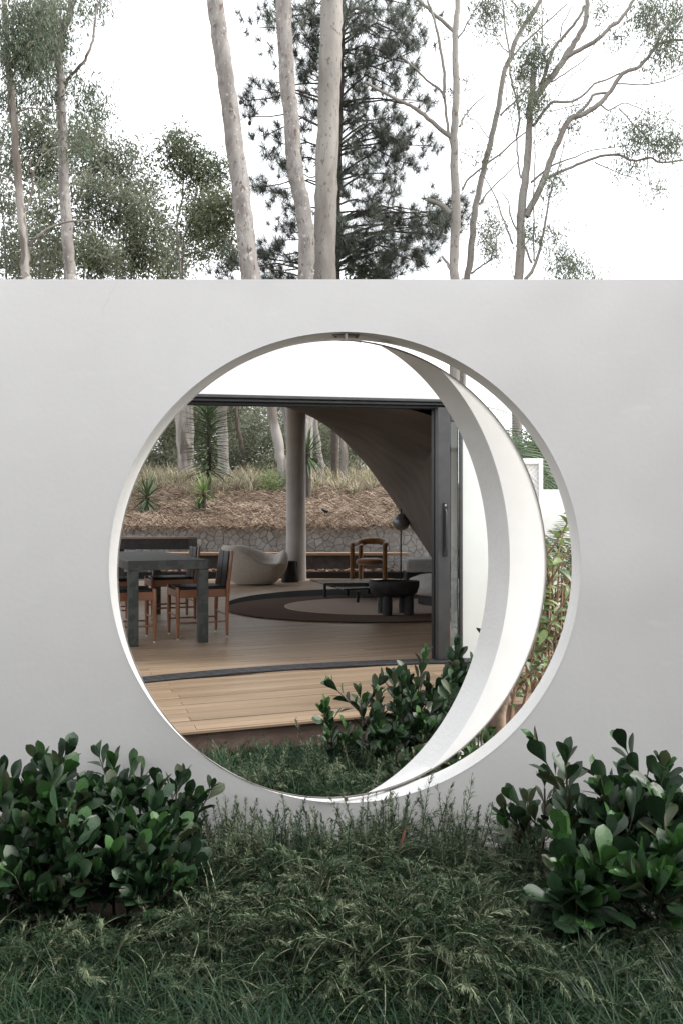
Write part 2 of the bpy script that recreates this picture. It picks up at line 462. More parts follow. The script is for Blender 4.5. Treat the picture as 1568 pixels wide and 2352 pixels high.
def wall_mesh():
    N = NW
    b = bmesh.new()
    X0, X1, Z0, Z1, h = -7.0, 7.0, -.15, 2.243, 1.0
    y0, y1 = 0.0, WT
    def ring(y):
        out = []
        for i in range(N):
            a = 2 * PI * i / N
            r_ = HR if y == 0 else RB[i]
            out.append(b.verts.new((HX + r_ * math.cos(a), y, HZ + r_ * math.sin(a))))
        return out
    def sq(y):
        out = []
        for i in range(N):
            a = 2 * PI * i / N
            c, s_ = math.cos(a), math.sin(a)
            k = h / max(abs(c), abs(s_))
            out.append(b.verts.new((HX + k * c, y, HZ + k * s_)))
        return out
    fr, fs, br, bs = ring(y0), sq(y0), ring(y1), sq(y1)
    for i in range(N):
        j = (i + 1) % N
        b.faces.new((fr[i], fs[i], fs[j], fr[j]))
        b.faces.new((br[j], bs[j], bs[i], br[i]))
    # square frame out to the full wall, front and back
    L, Rr, Bt, Tp = HX - h, HX + h, HZ - h, HZ + h
    for y, fl in ((y0, 1), (y1, -1)):
        for (xa, xb, za, zb) in ((X0, L, Z0, Z1), (Rr, X1, Z0, Z1), (L, Rr, Tp, Z1), (L, Rr, Z0, Bt)):
            vs = [b.verts.new(p) for p in ((xa, y, za), (xb, y, za), (xb, y, zb), (xa, y, zb))]
            b.faces.new(vs if fl > 0 else vs[::-1])
    for q in (((X0, y0, Z1), (X1, y0, Z1), (X1, y1, Z1), (X0, y1, Z1)), ((X0, y0, Z0), (X0, y0, Z1), (X0, y1, Z1), (X0, y1, Z0)),
              ((X1, y1, Z0), (X1, y1, Z1), (X1, y0, Z1), (X1, y0, Z0))):
        b.faces.new([b.verts.new(p) for p in q])
    me = bpy.data.meshes.new("wall_body"); b.to_mesh(me); b.free()
    return me


link("wall_body", wall_mesh(), wall, M['plaster'])
rv = MB(); N = NW
for i in range(N):
    a = 2 * PI * i / N; q = SD[i]
    for (y, r) in ((-.0015, HR + .0005), (.004, HR - .003), (max(.005, q - .002), HR - .003), (max(q + .002, .007), HR + .002), (max(WT + .0015, .01), RB[i] + .0005)):
        rv.v.append((HX + r * math.cos(a), y, HZ + r * math.sin(a)))
for i in range(N):
    j = (i + 1) % N
    for k in range(4):
        rv.f.append((i * 5 + k, i * 5 + k + 1, j * 5 + k + 1, j * 5 + k)); rv.m.append(0)
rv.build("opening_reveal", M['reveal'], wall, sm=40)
MB().box((0, -.03, .02), (14, .06, .07)).build("footing", M['concrete'], wall, bevel=.01)

# unseen house behind the camera, added dark to shade the front of the garden wall
ch = thing("added_shading_house", "unseen plain dark house, added to shade the garden wall across the planted bed", "house", (0, -1.75, 0))
MB().box((0, -2, 1.25), (22, 4, 3.0)).build("wall", M['brick'], ch)
MB().box((0, -1.8, 2.83), (22.6, 4.9, .16)).build("roof", M['fascia'], ch)
for k in range(5): MB().box((-8 + k * 4, .012, 1.25), (1.8, .05, 2.1)).build("window", M['darkglass'], ch)

# ------------------------------------------------------------------ pivoting mirror, built as an open ring; the crescent stands in for its reflection
disc = thing("pivoting_mirror_ring", "thin metal ring swung open in the wall's round opening, with a white crescent panel", "mirror ring")


def ring_pt(a, r, e=0.0):
    return RP + ru * (r * math.cos(a)) + Vector((0, 0, 1)) * (r * math.sin(a)) + rn * e


def to_local(p):
    q = p - RP
    return q.dot(ru), q.z


def lune(y, e):
    """edge of the crescent: the wall's own opening mirrored about the swung ring, in the plane e behind the ring"""
    out = []
    nn = Vector((math.sin(TH2), -math.cos(TH2), 0))
    for i in range(721):
        a = -PI + 2 * PI * i / 720
        w = Vector((HX + HR * math.cos(a), WY + y, HZ + HR * math.sin(a)))
        v = w - nn * (2 * (w - RP).dot(nn))
        d = v - EYEV
        k = ((RP + rn * e) - EYEV).dot(rn) / d.dot(rn)
        out.append(to_local(EYEV + d * k))
    return out


gb, gf = lune(WT, 0.0), lune(0.0, .15)
band = MB(); n0 = 0
pts = []
for i, ((bx, bz), (fx, fz)) in enumerate(zip(gb, gf)):
    a = -PI + 2 * PI * i / 720
    r_in = math.hypot(fx, fz)
    k = (RP - EYEV).dot(rn) / ((RP + rn * .15) - EYEV).dot(rn)
    if fx < 0.1 or math.hypot(fx, fz) * k > RR + .012: continue
    rb = math.hypot(bx, bz)
    if rb > RR - .002:
        bx, bz = bx * (RR - .002) / rb, bz * (RR - .002) / rb
    pts.append(((bx, bz), (fx, fz)))
for (bx, bz), (fx, fz) in pts:
    for (x, z, e) in ((bx, bz, .004), (bx + .3 * (fx - bx), bz + .3 * (fz - bz), .049), (fx, fz, .15), (fx + .012, fz, .152)):
        band.v.append(tuple(RP + ru * x + Vector((0, 0, z)) + rn * e))
for i in range(len(pts) - 1):
    for k in range(3):
        band.f.append((i * 4 + k, (i + 1) * 4 + k, (i + 1) * 4 + k + 1, i * 4 + k + 1)); band.m.append(0)
band.build("reflected_reveal_band", M['reveal'], disc, sm=40)  # solid stand-in for the opening's reveal as the mirror shows it
pan = MB(); cnt = 0
sel = [q for q in gb if q[0] > .1 and math.hypot(*q) < RR - .001]
a0, a1 = math.atan2(sel[0][1], sel[0][0]), math.atan2(sel[-1][1], sel[-1][0])
for i, (x, z) in enumerate(sel):
    a = a0 + (a1 - a0) * i / (len(sel) - 1)
    o_ = (RR * math.cos(a), RR * math.sin(a))
    for (qx, qz, e) in ((x, z, 0.0), (o_[0], o_[1], 0.0), (o_[0], o_[1], .008), (x, z, .008)):
        pan.v.append(tuple(RP + ru * qx + Vector((0, 0, qz)) + rn * e))
for i in range(len(sel) - 1):
    for k in range(4):
        k2 = (k + 1) % 4
        pan.f.append((i * 4 + k, i * 4 + k2, (i + 1) * 4 + k2, (i + 1) * 4 + k)); pan.m.append(0)
pan.build("reflected_wall_crescent", M['white'], disc, sm=30)  # solid stand-in for the mirrored wall back, its brightness put into white paint
rim = MB(); NR = 192
prof = ((RR - .0005, -.003), (RR + .003, -.0035), (RR + .003, .010), (RR - .0005, .0095))
for i in range(NR):
    a = 2 * PI * i / NR
    for r, e in prof: rim.v.append(tuple(ring_pt(a, r, e)))
for i in range(NR):
    j = (i + 1) % NR
    for k in range(4):
        k2 = (k + 1) % 4
        rim.f.append((i * 4 + k, i * 4 + k2, j * 4 + k2, j * 4 + k)); rim.m.append(0)
rim.build("rim", M['rim'], disc, sm=30)
tp = P(794.7, 775, WY + .012)
pin = MB(); pin.tube([(tp.x, tp.y, RP.z + RR + .001), (tp.x, tp.y, HZ + HR)], .007, 12)
pin.build("pivot_pin", M['rim'], disc, sm=40)
MB().box((tp.x, tp.y + .026, HZ + HR - .0075), (.105, .036, .005)).build("pivot_plate", M['steel'], disc, bevel=.002)
for sx in (-1, 1):
    MB().lathe([(.004, 0), (.0055, .002), (.0055, .0035)], 10, c=(tp.x + sx * .04, tp.y + .026, HZ + HR - .0135)).build("screw", M['black'], disc, sm=30)
MB().tube([(tp.x, tp.y, HZ - HR), (tp.x, tp.y, RP.z - RR)], .007, 12).build("pivot_pin", M['rim'], disc, sm=40)

# ------------------------------------------------------------------ house reflected in the mirror, built as geometry behind the open ring
FA = math.radians(20.7)
FU = Vector((math.cos(FA), math.sin(FA), 0)); FN = Vector((-math.sin(FA), math.cos(FA), 0)); F0 = Vector((0, 5.965, 0))


def H(u, v, z):
    return F0 + FU * u + FN * v + Vector((0, 0, z))


def fuv(p):
    q = Vector(p) - F0
    return q.dot(FU), q.dot(FN)


def facade_hit(px, py, v=0.0):
    """where the sight line through (px, py) meets the facade plane"""
    d = Vector(((px - PX0) / FPX, 1, -(py - PY0) / FPX))
    k = ((F0 + FN * v) - EYEV).dot(FN) / d.dot(FN)
    p = EYEV + d * k
    u, _ = fuv(p)
    return u, p.z


HM = Matrix.Translation(F0) @ Matrix.Rotation(FA, 4, 'Z')


def hthing(name, label, cat, u, v, z=0.0, rot=0.0, group=None):
    return thing(name, label, cat, H(u, v, z), FA + rot, group)


def hstruct(name, mb, mat, **k):
    o = mb.build(name, mat, None, **k); o.matrix_world = HM
    return props(o, kind='structure')


UJ, _ = facade_hit(1000, 1300)       # jamb of the open doorway
UL = -5.2
UE = facade_hit(1178, 1300)[0]
ZH = facade_hit(455, 906)[1]
_ul, _zl = facade_hit(455, 906); _ur, _zr = facade_hit(1010, 918)
def zh(u): return _zl + (_zr - _zl) * (u - _ul) / (_ur - _ul)
ZH_ = ZH           # underside of the white lintel wall
# deck and floor: planks
deck = MB()
deck.box((-1.0, -.68, DECK - .066), (8.6, 1.40, .07))
deck.box((-1.0, -1.398, DECK - .075), (8.6, .03, .13))
deck_o = hstruct("deck", deck, M['fascia'])
floor = MB(); floor.box((-.9, 5.05, DECK - .066), (9.6, 10.0, .07))
floor_o = hstruct("floor", floor, M['fascia'])
PW, PG = .099, .0035
pl_cache = {}


def plank(name, parent, u0, u1, v, mat, bev=.0015):
    key = (round(u1 - u0, 2), mat.name)
    if key not in pl_cache:
        mb = MB(); L = u1 - u0 - .003
        mb.box((0, 0, -.012), (L, PW - PG, .024))
        o = mb.build(name, mat, parent)
        pl_cache[key] = o.data
    else:
        o = link(name, pl_cache[key], parent)
    o.location = ((u0 + u1) / 2, v, DECK + rnd.uniform(-.0012, .0012))
    o.rotation_euler = (rnd.uniform(-.006, .006), 0, 0)
    return o


rows = 14
for r in range(rows):
    v = -1.36 + r * PW
    cuts = [-5.2, -4.2, -1.45, 1.95, 3.2] if r % 2 == 0 else [-5.2, -2.9, .35, 3.2]
    if r % 2 == 0: cuts[2] += rnd.uniform(-.02, .02)
    for a, b in zip(cuts[:-1], cuts[1:]): plank("plank", deck_o, a, b, v, M['wood'])
MB().box((0, 0, 0), (8.6, .05, .012)).build("edge_board", M['wood'], deck_o).location = (-1.0, -1.412, DECK - .008)
vi = .075
for r in range(26):
    v = vi + r * PW
    cuts = [-5.6, -4.2, -1.52, 1.75, 3.8] if r % 2 == 0 else [-5.6, -2.9, .3, 3.8]
    for a, b in zip(cuts[:-1], cuts[1:]): plank("plank", floor_o, a, b, v, M['wood_in'])
far = MB()
for r in range(26, 100):
    v = vi + r * PW
    off = [0, 1.3, .6][r % 3]
    for k in range(4):
        a = -5.6 + k * 2.7 - off; b = a + 2.7
        a, b = max(a, -5.6), min(b, 3.9)
        if b - a > .1: far.box(((a + b) / 2, v, DECK - .012 + rnd.uniform(-.001, .001)), (b - a - .003, PW - PG, .024))
fo = far.build("distant_planks", M['wood_in'], floor_o); fo['kind'] = 'stuff'

# curved door track
tr = hthing("door_track", "dark grooved metal sliding door track curving across the wooden deck", "door track", 0, 0, 0)
def arc_v(u): return .055 - .055 * ((u + .75) / .95) ** 2 if abs(u + .75) < 4 else 0
def strip(name, dv0, dv1, z0, z1, mat):
    mb = MB(); n = 36
    for i in range(n + 1):
        u = UL + (UJ + .6 - UL) * i / n
        c = .075 * (1 - ((u + .6) / 1.3) ** 2) if True else 0
        c = max(c, -.45)
        for (dv, z) in ((dv0, z0), (dv1, z0), (dv1, z1), (dv0, z1)): mb.v.append((u, c * 2.3 - .06 + dv, z))
    for i in range(n):
        for k in range(4):
            k2 = (k + 1) % 4
            mb.f.append((i * 4 + k, i * 4 + k2, (i + 1) * 4 + k2, (i + 1) * 4 + k)); mb.m.append(0)
    return mb.build(name, mat, tr)
strip("track_bed", -.085, .085, DECK + .0035, DECK + .0075, M['black'])
for k in range(4): strip("track_rail", -.080 + k * .046, -.058 + k * .046, DECK + .0076, DECK + .017, M['track'])

# facade, shell, column
house = thing("white_house", "low white house with a wide doorway and vaulted living room reflected in the round opening, built behind it", "house", F0, FA)
def wall_poly(name, pts, mat):
    mb = MB(); n = len(pts)
    v = [(u, .0, z) for u, z in pts] + [(u, .2, z) for u, z in pts]
    mb.add(v, [tuple(range(n)), tuple(reversed(range(n, 2 * n)))] + [(i, n + i, n + (i + 1) % n, (i + 1) % n) for i in range(n)])
    mb.build(name, M[mat], house, bevel=.008)
ZT = 2.642
roofline = [facade_hit(x, y) for x, y in ((862, 783), (905, 801), (945, 823), (985, 851), (1020, 880), (1052, 909))]
wall_poly("lintel_wall", [(UL, zh(UL)), (UL, ZT)] + [(roofline[0][0], ZT)] + roofline[1:-1] + [(roofline[-1][0], zh(roofline[-1][0]))], 'lintel')
UG = facade_hit(1061, 1300)[0]
sidel = [facade_hit(x, y) for x, y in ((1075, 935), (1105, 1000), (1140, 1100), (1160, 1250))]
wall_poly("side_wall", [(UG, DECK), (UG, zh(UG) - .003), (facade_hit(1060, 914)[0] + .01, zh(UG) - .003)] + sidel + [(sidel[-1][0], DECK)], 'curtain')
# vault shell: lofted from the arch at the far end to the doorway
AD = 15.2
arch = [(701, 947), (730, 961), (752, 974), (773, 990), (790, 1013), (809, 1033), (828, 1053), (845, 1073), (860, 1093), (874, 1113), (889, 1132),
        (903, 1152), (916, 1172), (928, 1192), (943, 1212), (957, 1231), (972, 1253), (986, 1275), (1000, 1300), (1012, 1336)]
backc = [Vector((-5.9, AD, 3.95)), Vector((-3.2, AD, 3.90)), Vector((-1.75, AD, 3.80)), Vector((-1.3, AD, 3.62))] + [P(x, y, AD) for x, y in arch]
nb = len(backc)
frontc = []
for i in range(nb):
    s = i / (nb - 1)
    if s < .45: q = H(-5.0 + (s / .45) * 5.0, .21, ZH + .05)
    elif s < .7: q = H(0.0 + (s - .45) / .25 * .8, .21, ZH + .05 - .12 * ((s - .45) / .25) ** 2)
    else: q = H(.80 + .03 * (s - .7) / .3, .21, ZH - .02 - (ZH - .02 - DECK) * ((s - .7) / .3))
    frontc.append(q)
sh = MB(); K = 14
inv = HM.inverted()
for lay, off in ((0, 0.0), (1, .12)):
    for i in range(nb):
        for k in range(K + 1):
            t = k / K
            p = frontc[i].lerp(backc[i], t)
            bulge = math.sin(PI * t) * (.22 - .14 * i / nb)
            out = Vector((.55 * (i / nb), 0, 1 - .6 * (i / nb))).normalized()
            sh.v.append(tuple(inv @ (p + out * (bulge + off))))
W_ = K + 1
for lay in (0, 1):
    b0 = lay * nb * W_
    for i in range(nb - 1):
        for k in range(K):
            q = (b0 + i * W_ + k, b0 + (i + 1) * W_ + k, b0 + (i + 1) * W_ + k + 1, b0 + i * W_ + k + 1)
            sh.f.append(q if lay == 0 else q[::-1]); sh.m.append(0)
for i in range(nb - 1):   # thickness of the arch edge
    a = i * W_ + K; b = nb * W_ + i * W_ + K
    sh.f.append((a, a + W_, b + W_, b)); sh.m.append(0)
for k in range(K):
    a = k; b = nb * W_ + k
    sh.f.append((a, a + 1, b + 1, b)); sh.m.append(0)
sh.build("vault", M['shell'], house, sm=40)
lw = MB()
p0, p1 = inv @ H(-5.3, .2, 0), inv @ Vector((-6.0, AD, 0))
lw.tube([(p0.x, p0.y, DECK), (p0.x, p0.y, ZT)], .12, 10); lw.build("corner_post", M['white'], house, sm=40)
colp = G(680, 1333, DECK)
c_ = inv @ colp
cm = MB(); cm.lathe([(.195, 0), (.192, .3), (.183, 1.6), (.180, 2.6), (.182, 3.2), (.19, 3.6)], 32, c=(c_.x, c_.y, DECK))
cm.build("column", M['column'], house, sm=50)

# doorway frame: dark header in three profiles, jamb
df = hthing("door_frame", "black aluminium sliding door frame with stepped header over the wide doorway", "door frame", 0, 0)
z1 = zh(facade_hit(1010, 918)[0])
for (dv, h, off, mat, nm) in ((-.035, .021, 0, 'darkgrey', 'header_trim'), (.0, .019, .023, 'darkgrey', 'header_rail'), (.035, .020, .044, 'black', 'header_rail')):
    mb = MB(); v0_, v1_ = dv, dv + .06
    mb.add([(u, v, zh(u) - off - (0 if tp_ else h)) for u in (UL, UG) for v in (v0_, v1_) for tp_ in (0, 1)],
           [(0, 4, 5, 1), (2, 3, 7, 6), (1, 5, 7, 3), (0, 2, 6, 4), (0, 1, 3, 2), (4, 6, 7, 5)])
    mb.build(nm, M[mat], df, bevel=.003)
ZD = z1 - .066
u0 = facade_hit(990, 1300, .10)[0]; u1 = facade_hit(1002, 1300, .03)[0]
MB().box((u0 + .009, .075, (DECK + ZD) / 2 + .004), (.018, .05, ZD - DECK)).build("jamb", M['black'], df, bevel=.002)
MB().box((u0 + .027, .055, (DECK + ZD) / 2 + .004), (.014, .06, ZD - DECK)).build("jamb", M['black'], df, bevel=.002)
dl = hthing("sliding_door", "dark grey framed glass sliding door standing open with a recessed black handle", "sliding door", 0, 0)
ua, ub = facade_hit(1003, 1300, -.03)[0], facade_hit(1031, 1300, -.03)[0]
uc = facade_hit(1060, 1300, -.03)[0]
MB().box(((ua + ub) / 2, -.02, (DECK + .018 + ZD) / 2), (ub - ua, .05, ZD - DECK - .018)).build("stile", M['darkgrey'], dl, bevel=.003)
MB().box(((uc - .012), -.02, (DECK + .018 + ZD) / 2), (.026, .05, ZD - DECK - .018)).build("stile", M['darkgrey'], dl, bevel=.003)
MB().box(((ub + uc) / 2 - .012, -.02, ZD - .05), (uc - ub - .028, .05, .10)).build("rail", M['darkgrey'], dl, bevel=.003)
MB().box(((ub + uc) / 2 - .012, -.02, DECK + .065), (uc - ub - .028, .05, .09)).build("rail", M['darkgrey'], dl, bevel=.003)
MB().box(((ub + uc) / 2 - .012, -.02, (DECK + .11 + ZD - .10) / 2), (uc - ub - .027, .008, ZD - DECK - .21)).build("glass_pane", M['glass'], dl)
uh, zt_ = facade_hit(1022, 1155, -.05); _, zb_ = facade_hit(1022, 1278, -.05)
hd = MB().box((uh, -.048, (zt_ + zb_) / 2), (.040, .008, zt_ - zb_)).build("handle_plate", M['black'], dl, bevel=.003)
MB().tube([(uh, -.052, zt_ - .05), (uh, -.066, zt_ - .075), (uh, -.066, zb_ + .075), (uh, -.052, zb_ + .05)], .007, 8).build("pull_bar", M['darkgrey'], hd, sm=40)
MB().tube([(uh, -.050, zt_ - .018), (uh, -.056, zt_ - .018)], .009, 12).build("lock", M['steel'], hd, sm=30)

# ------------------------------------------------------------------ furniture
def at(o, p): o.location = p; return o

tl = G(296, 1489.8, DECK); trr = G(479.5, 1476, DECK)
dirw = Vector((math.cos(math.radians(24)), math.sin(math.radians(24)), 0))
tw, tlgt, tht = .70, 2.55, .745
ang = math.radians(24)
t = thing("dining_table", "long dark green black stone slab dining table on square legs", "dining table", (trr.x, trr.y, DECK), ang)
MB().box((-tw / 2, tlgt / 2, tht - .042), (tw, tlgt, .084)).build("tabletop", M['slate'], t, bevel=.004)
for x in (-.045, -tw + .045):
    for y in (.045, tlgt - .045):
        MB().box((x, y + .001, (tht - .086) / 2), (.088, .088, tht - .086)).build("leg", M['slate'], t, bevel=.003)

chair_parts = None
def make_chair(loc, rot, label):
    """dining chair, front along +X; origin under the seat"""
    global chair_parts
    t = thing("dining_chair", label, "chair", loc, rot, "wooden dining chairs round the stone table")
    if chair_parts is None:
        chair_parts = []
        D_, W2, SH = .46, .44, .43
        def part(nm, mb, mat, bevel=0, sm=None): chair_parts.append((nm, mb.mesh(nm, sm or 40), M[mat], bevel))
        for sy in (-1, 1):
            part("leg", MB().tube([(D_ / 2, sy * W2 / 2, .012), (D_ / 2, sy * W2 / 2, .22), (D_ / 2, sy * W2 / 2, SH + .04), (D_ / 2, sy * W2 / 2, SH + .055)], [.013, .021, .019, .012], 10), 'teak')
            part("leg", MB().tube([(-D_ / 2, sy * W2 / 2, .012), (-D_ / 2, sy * W2 / 2, .25), (-D_ / 2 - .01, sy * W2 / 2, SH + .05), (-D_ / 2 - .05, sy * W2 / 2, .80), (-D_ / 2 - .052, sy * W2 / 2, .815)], [.013, .019, .019, .014, .008], 10), 'teak')
            part("side_rail", MB().box((0, sy * W2 / 2, SH - .01), (D_ - .03, .022, .075)), 'teak', .004)
            part("stretcher", MB().tube([(D_ / 2, sy * W2 / 2, .15), (-D_ / 2, sy * W2 / 2, .15)], .009, 8), 'teak')
            for sx in (-1, 1): part("glide", MB().lathe([(.010, 0), (.011, .012)], 10, c=(sx * D_ / 2, sy * W2 / 2, 0)), 'felt')
        for x in (-D_ / 2, D_ / 2): part("cross_rail", MB().box((x, 0, SH - .01), (.022, W2 - .03, .07)), 'teak', .004)
        part("stretcher", MB().tube([(D_ / 2, -W2 / 2, .21), (D_ / 2, W2 / 2, .21)], .008, 8), 'teak')
        part("stretcher", MB().tube([(-D_ / 2, -W2 / 2, .21), (-D_ / 2, W2 / 2, .21)], .008, 8), 'teak')
        part("seat", MB().box((.005, 0, SH + .035), (D_ - .035, W2 - .04, .035)), 'leather', .014)
        for sy in (-1, 1):
            bm = MB()
            R_ = Matrix.Translation((-D_ / 2 - .015, sy * .095, SH + .20)) @ Matrix.Rotation(math.radians(-6), 4, 'Y')
            bm.box((0, 0, 0), (.018, .175, .36), M=R_)
            part("back_panel", bm, 'leather', .008)
        part("back_post", MB().tube([(-D_ / 2 - .0, 0, SH), (-D_ / 2 - .048, 0, .80)], [.014, .012], 8), 'teak')
    for nm, me, mat, bev in chair_parts:
        o = bpy.data.objects.new(nm, me); C.objects.link(o); o.parent = t
        if not me.materials: me.materials.append(mat)
        if bev:
            b = o.modifiers.new("bevel", 'BEVEL'); b.width = bev; b.segments = 2; b.limit_method = 'ANGLE'
    return t

dn = Vector((-dirw.y, dirw.x, 0))
c1 = (G(401, 1470.7, DECK) + G(521.6, 1461.7, DECK) + G(387.7, 1458, DECK) + G(502.9, 1449, DECK)) / 4
make_chair((c1.x, c1.y, DECK), ang + PI, "wooden chair with black leather back between the stone table and the cream armchair")
c2 = c1 + dn * 1.42
make_chair((c2.x, c2.y, DECK), ang + PI, "dining chair at the distant end of the stone table, only its dark back clear")
c3 = G(355, 1476, DECK) - dirw * .23 + dn * .22
make_chair((c3.x, c3.y, DECK), ang, "wooden chair behind the near stone leg, cut off by the ring's rim")
c4 = c3 + dn * 1.42
make_chair((c4.x, c4.y, DECK), ang, "dim dining chair beyond the rim-cut chair, tucked under the stone table")

# dark floating counter beyond the table
kp = P(432, 1262, 12.6)
t = thing("stone_counter", "long dark floating counter slab with pale timber top in front of the stone wall", "counter", (kp.x, kp.y, DECK))
MB().box((-1.6, .35, .745), (3.2, .7, .165)).build("counter_slab", M['burnt'], t, bevel=.006)
MB().box((-1.6, .35, .8415), (3.2, .7, .028)).build("counter_top", M['ledge'], t, bevel=.004)
MB().box((-2.0, .45, .331), (1.6, .4, .662)).build("pedestal", M['burnt'], t, bevel=.006)

# cream boucle armchair
def blob_chair():
    V, F = [], []; NA, NT = 48, 10
    W2, D2 = .585, .46
    def top(a):   # rim height round the plan, a = 0 towards +x, PI/2 away from the viewer
        ca, sa = math.cos(a), math.sin(a)
        back = .66 * max(0, math.cos(a - math.radians(128))) ** 1.3
        arm_l = .33 * max(0, math.cos(a - math.radians(228))) ** 1.8
        arm_r = .22 * max(0, math.cos(a - math.radians(12))) ** 4
        dip = .07 * max(0, math.cos(a - math.radians(300))) ** 3
        return .36 + .24 * back / .66 * 1.0 + arm_l * .75 + arm_r * .75 - dip
    rowsv = []
    side = [(.50, .0), (.62, .02), (.80, .10), (.93, .18), (1.0, .27), (1.03, .36)]
    for a_i in range(NA):
        a = 2 * PI * a_i / NA; h = top(a)
        col = []
        for (r, z) in side:
            zz = z if z < .2 else .18 + (z - .18) / .18 * max(.10, (h - .16 - .18)) if h > .44 else z
            col.append((r, zz))
        hh = h
        col += [(1.03, hh - .085), (.985, hh - .03), (.90, hh), (.79, hh - .02), (.70, hh - .09), (.62, max(.30, hh - .19)), (.45, .295), (.2, .30), (.02, .305)]
        for r, z in col:
            V.append((W2 * r * math.cos(a), D2 * r * math.sin(a), z))
        rowsv.append(len(col))
    n = rowsv[0]
    for i in range(NA):
        j = (i + 1) % NA
        for k in range(n - 1):
            F.append((i * n + k, j * n + k, j * n + k + 1, i * n + k + 1))
    me = bpy.data.meshes.new("upholstered_body"); me.from_pydata(V, [], F); me.update(); smooth(me)
    return me
ac = G(590, 1346, DECK) + Vector((0, .42, 0))
t = thing("cream_armchair", "rounded cream boucle armchair beside the thick white column", "armchair", (ac.x - .09, ac.y - .05, DECK), .05)
o = link("upholstered_body", blob_chair(), t, M['boucle']); o.scale = (.99, .95, 1.16)
sb = o.modifiers.new("sub", 'SUBSURF'); sb.levels = 1; sb.render_levels = 1
MB().lathe([(.40, .0), (.44, .035), (.42, .05)], 32).build("base", M['burnt'], t, sm=40).scale = (.75, .6, 1)

sp = G(665, 1338, DECK) + Vector((0, .1, 0))
t = thing("black_side_table", "small flared black side table between the cream armchair and the column", "side table", (sp.x, sp.y, DECK))
MB().lathe([(.155, 0), (.16, .02), (.135, .2), (.12, .36), (.125, .385), (.12, .39)], 20).build("body", M['burnt'], t, sm=40)
for k in range(3):
    a = k * 2 * PI / 3 + .4
    MB().box((.12 * math.cos(a), .12 * math.sin(a), .19), (.05, .05, .37)).build("leg", M['burnt'], t, bevel=.01)

# low timber bench and plinth under the stone wall
bp0, bp1 = P(560, 1276, 16.1), P(938, 1276, 16.1)
t = thing("timber_bench", "long low bench with brown timber seat and dark brick front below the stone wall", "bench", (bp1.x, bp1.y, DECK))
Lb = bp1.x - bp0.x + 2.2
MB().box((-Lb / 2, .22, .455), (Lb, .44, .055)).build("seat", M['ledge'], t, bevel=.006)
MB().box((-Lb / 2 - .25, .28, .2135), (Lb - .5, .26, .427)).build("front_panel", M['brick'], t, bevel=.01)
pl0 = G(700, 1331, DECK)
t = thing("black_plinth", "black plinth strewn with dry red leaves at the edge of the living room floor", "plinth", (0, 15.55, DECK))
MB().box((-1.7, .12, .06), (8.4, .24, .14)).build("plinth_body", M['black'], t, bevel=.006)
V, F = [], []
for i in range(1500):
    x, y = rnd.uniform(-5.8, 2.4), rnd.uniform(.0, .5); a = rnd.uniform(0, 6.3); l = rnd.uniform(.02, .05); w = l * .4
    z = .132 + rnd.uniform(0, .035); b = len(V)
    dx, dy = math.cos(a), math.sin(a)
    V += [(x - dx * l, y - dy * l, z), (x + dy * w, y - dx * w, z + rnd.uniform(0, .02)), (x + dx * l, y + dy * l, z + rnd.uniform(0, .02)), (x - dy * w, y + dx * w, z)]
    F.append((b, b + 1, b + 2, b + 3))
o = fast("leaf_litter", V, F, [M['litter']], parent=t); o['kind'] = 'stuff'
o2 = props(sheet("gutter_floor", -6.5, 3, 15.3, 17.0, 10, 4, lambda x, y: DECK - .04, M['mortar']), kind='structure')

# mustard armchair
mc = G(846, 1338, DECK); my = mc.y
t = thing("mustard_armchair", "mustard velvet armchair with thick tubular frame beside the ball lamp", "armchair", (mc.x + .04, my + .28, DECK), math.radians(-9))
t.scale = (1, 1, .92)
rt = .044
for (x, y, h) in ((-.30, -.27, .715), (.30, -.27, .715), (-.23, .25, .74), (.23, .25, .74)):
    MB().tube([(x, y, 0), (x, y, h - .02)], rt * .95, 12).build("leg", M['mustard'], t, sm=50)
arm = [(-.30, -.29, .68), (-.30, -.27, .735), (-.30, -.18, .755), (-.295, .0, .755), (-.285, .15, .765), (-.23, .25, .80), (-.12, .29, .83), (0, .30, .835), (.12, .29, .83), (.23, .25, .80),
       (.285, .15, .765), (.295, .0, .755), (.30, -.18, .755), (.30, -.27, .735), (.30, -.29, .68)]
MB().tube(arm, rt * 1.05, 12).build("arm_rail", M['mustard'], t, sm=60)
MB().tube([(-.20, .26, .76), (-.1, .3, .78), (.1, .3, .78), (.20, .26, .76)], rt * .9, 10).build("back_rail", M['mustard'], t, sm=60)
sm_ = MB(); sm_.lathe([(.02, .335), (.24, .335), (.30, .36), (.315, .40), (.29, .445), (.18, .468), (.02, .475)], 32)
for i, v in enumerate(sm_.v): sm_.v[i] = (v[0] * .88, v[1] * .95, v[2])
sm_.build("seat", M['mustard'], t, sm=60)

# ball floor lamp
lp = G(920, 1335, DECK)
t = thing("ball_floor_lamp", "black floor lamp with a dark metal ball on a thin upright pole", "floor lamp", (lp.x, lp.y, DECK))
k_ = lp.y / FPX
zb0 = EYE - (1199 - PY0) * k_ - DECK; ztop = EYE - (1147 - PY0) * k_ - DECK
MB().lathe([(.145, 0), (.15, .008), (.145, .016), (.02, .02)], 28).build("base", M['black'], t, sm=30)
MB().tube([(0, 0, .015), (0, 0, ztop)], .014, 10).build("pole", M['black'], t, sm=40)
rb = 20 * k_
ball = MB(); ball.lathe([(max(.002, rb * math.sin(PI * i / 18)), -rb * math.cos(PI * i / 18)) for i in range(19)], 28, c=(0, -.02, zb0))
bo = ball.build("shade", M['bulb'], t, sm=60)
MB().tube([(-.012, -.02 - rb * .985, zb0 - .004), (-.012, -.02 - rb * 1.01, zb0 - .004)], .011, 10).build("screw_cap", M['black'], bo, sm=30)

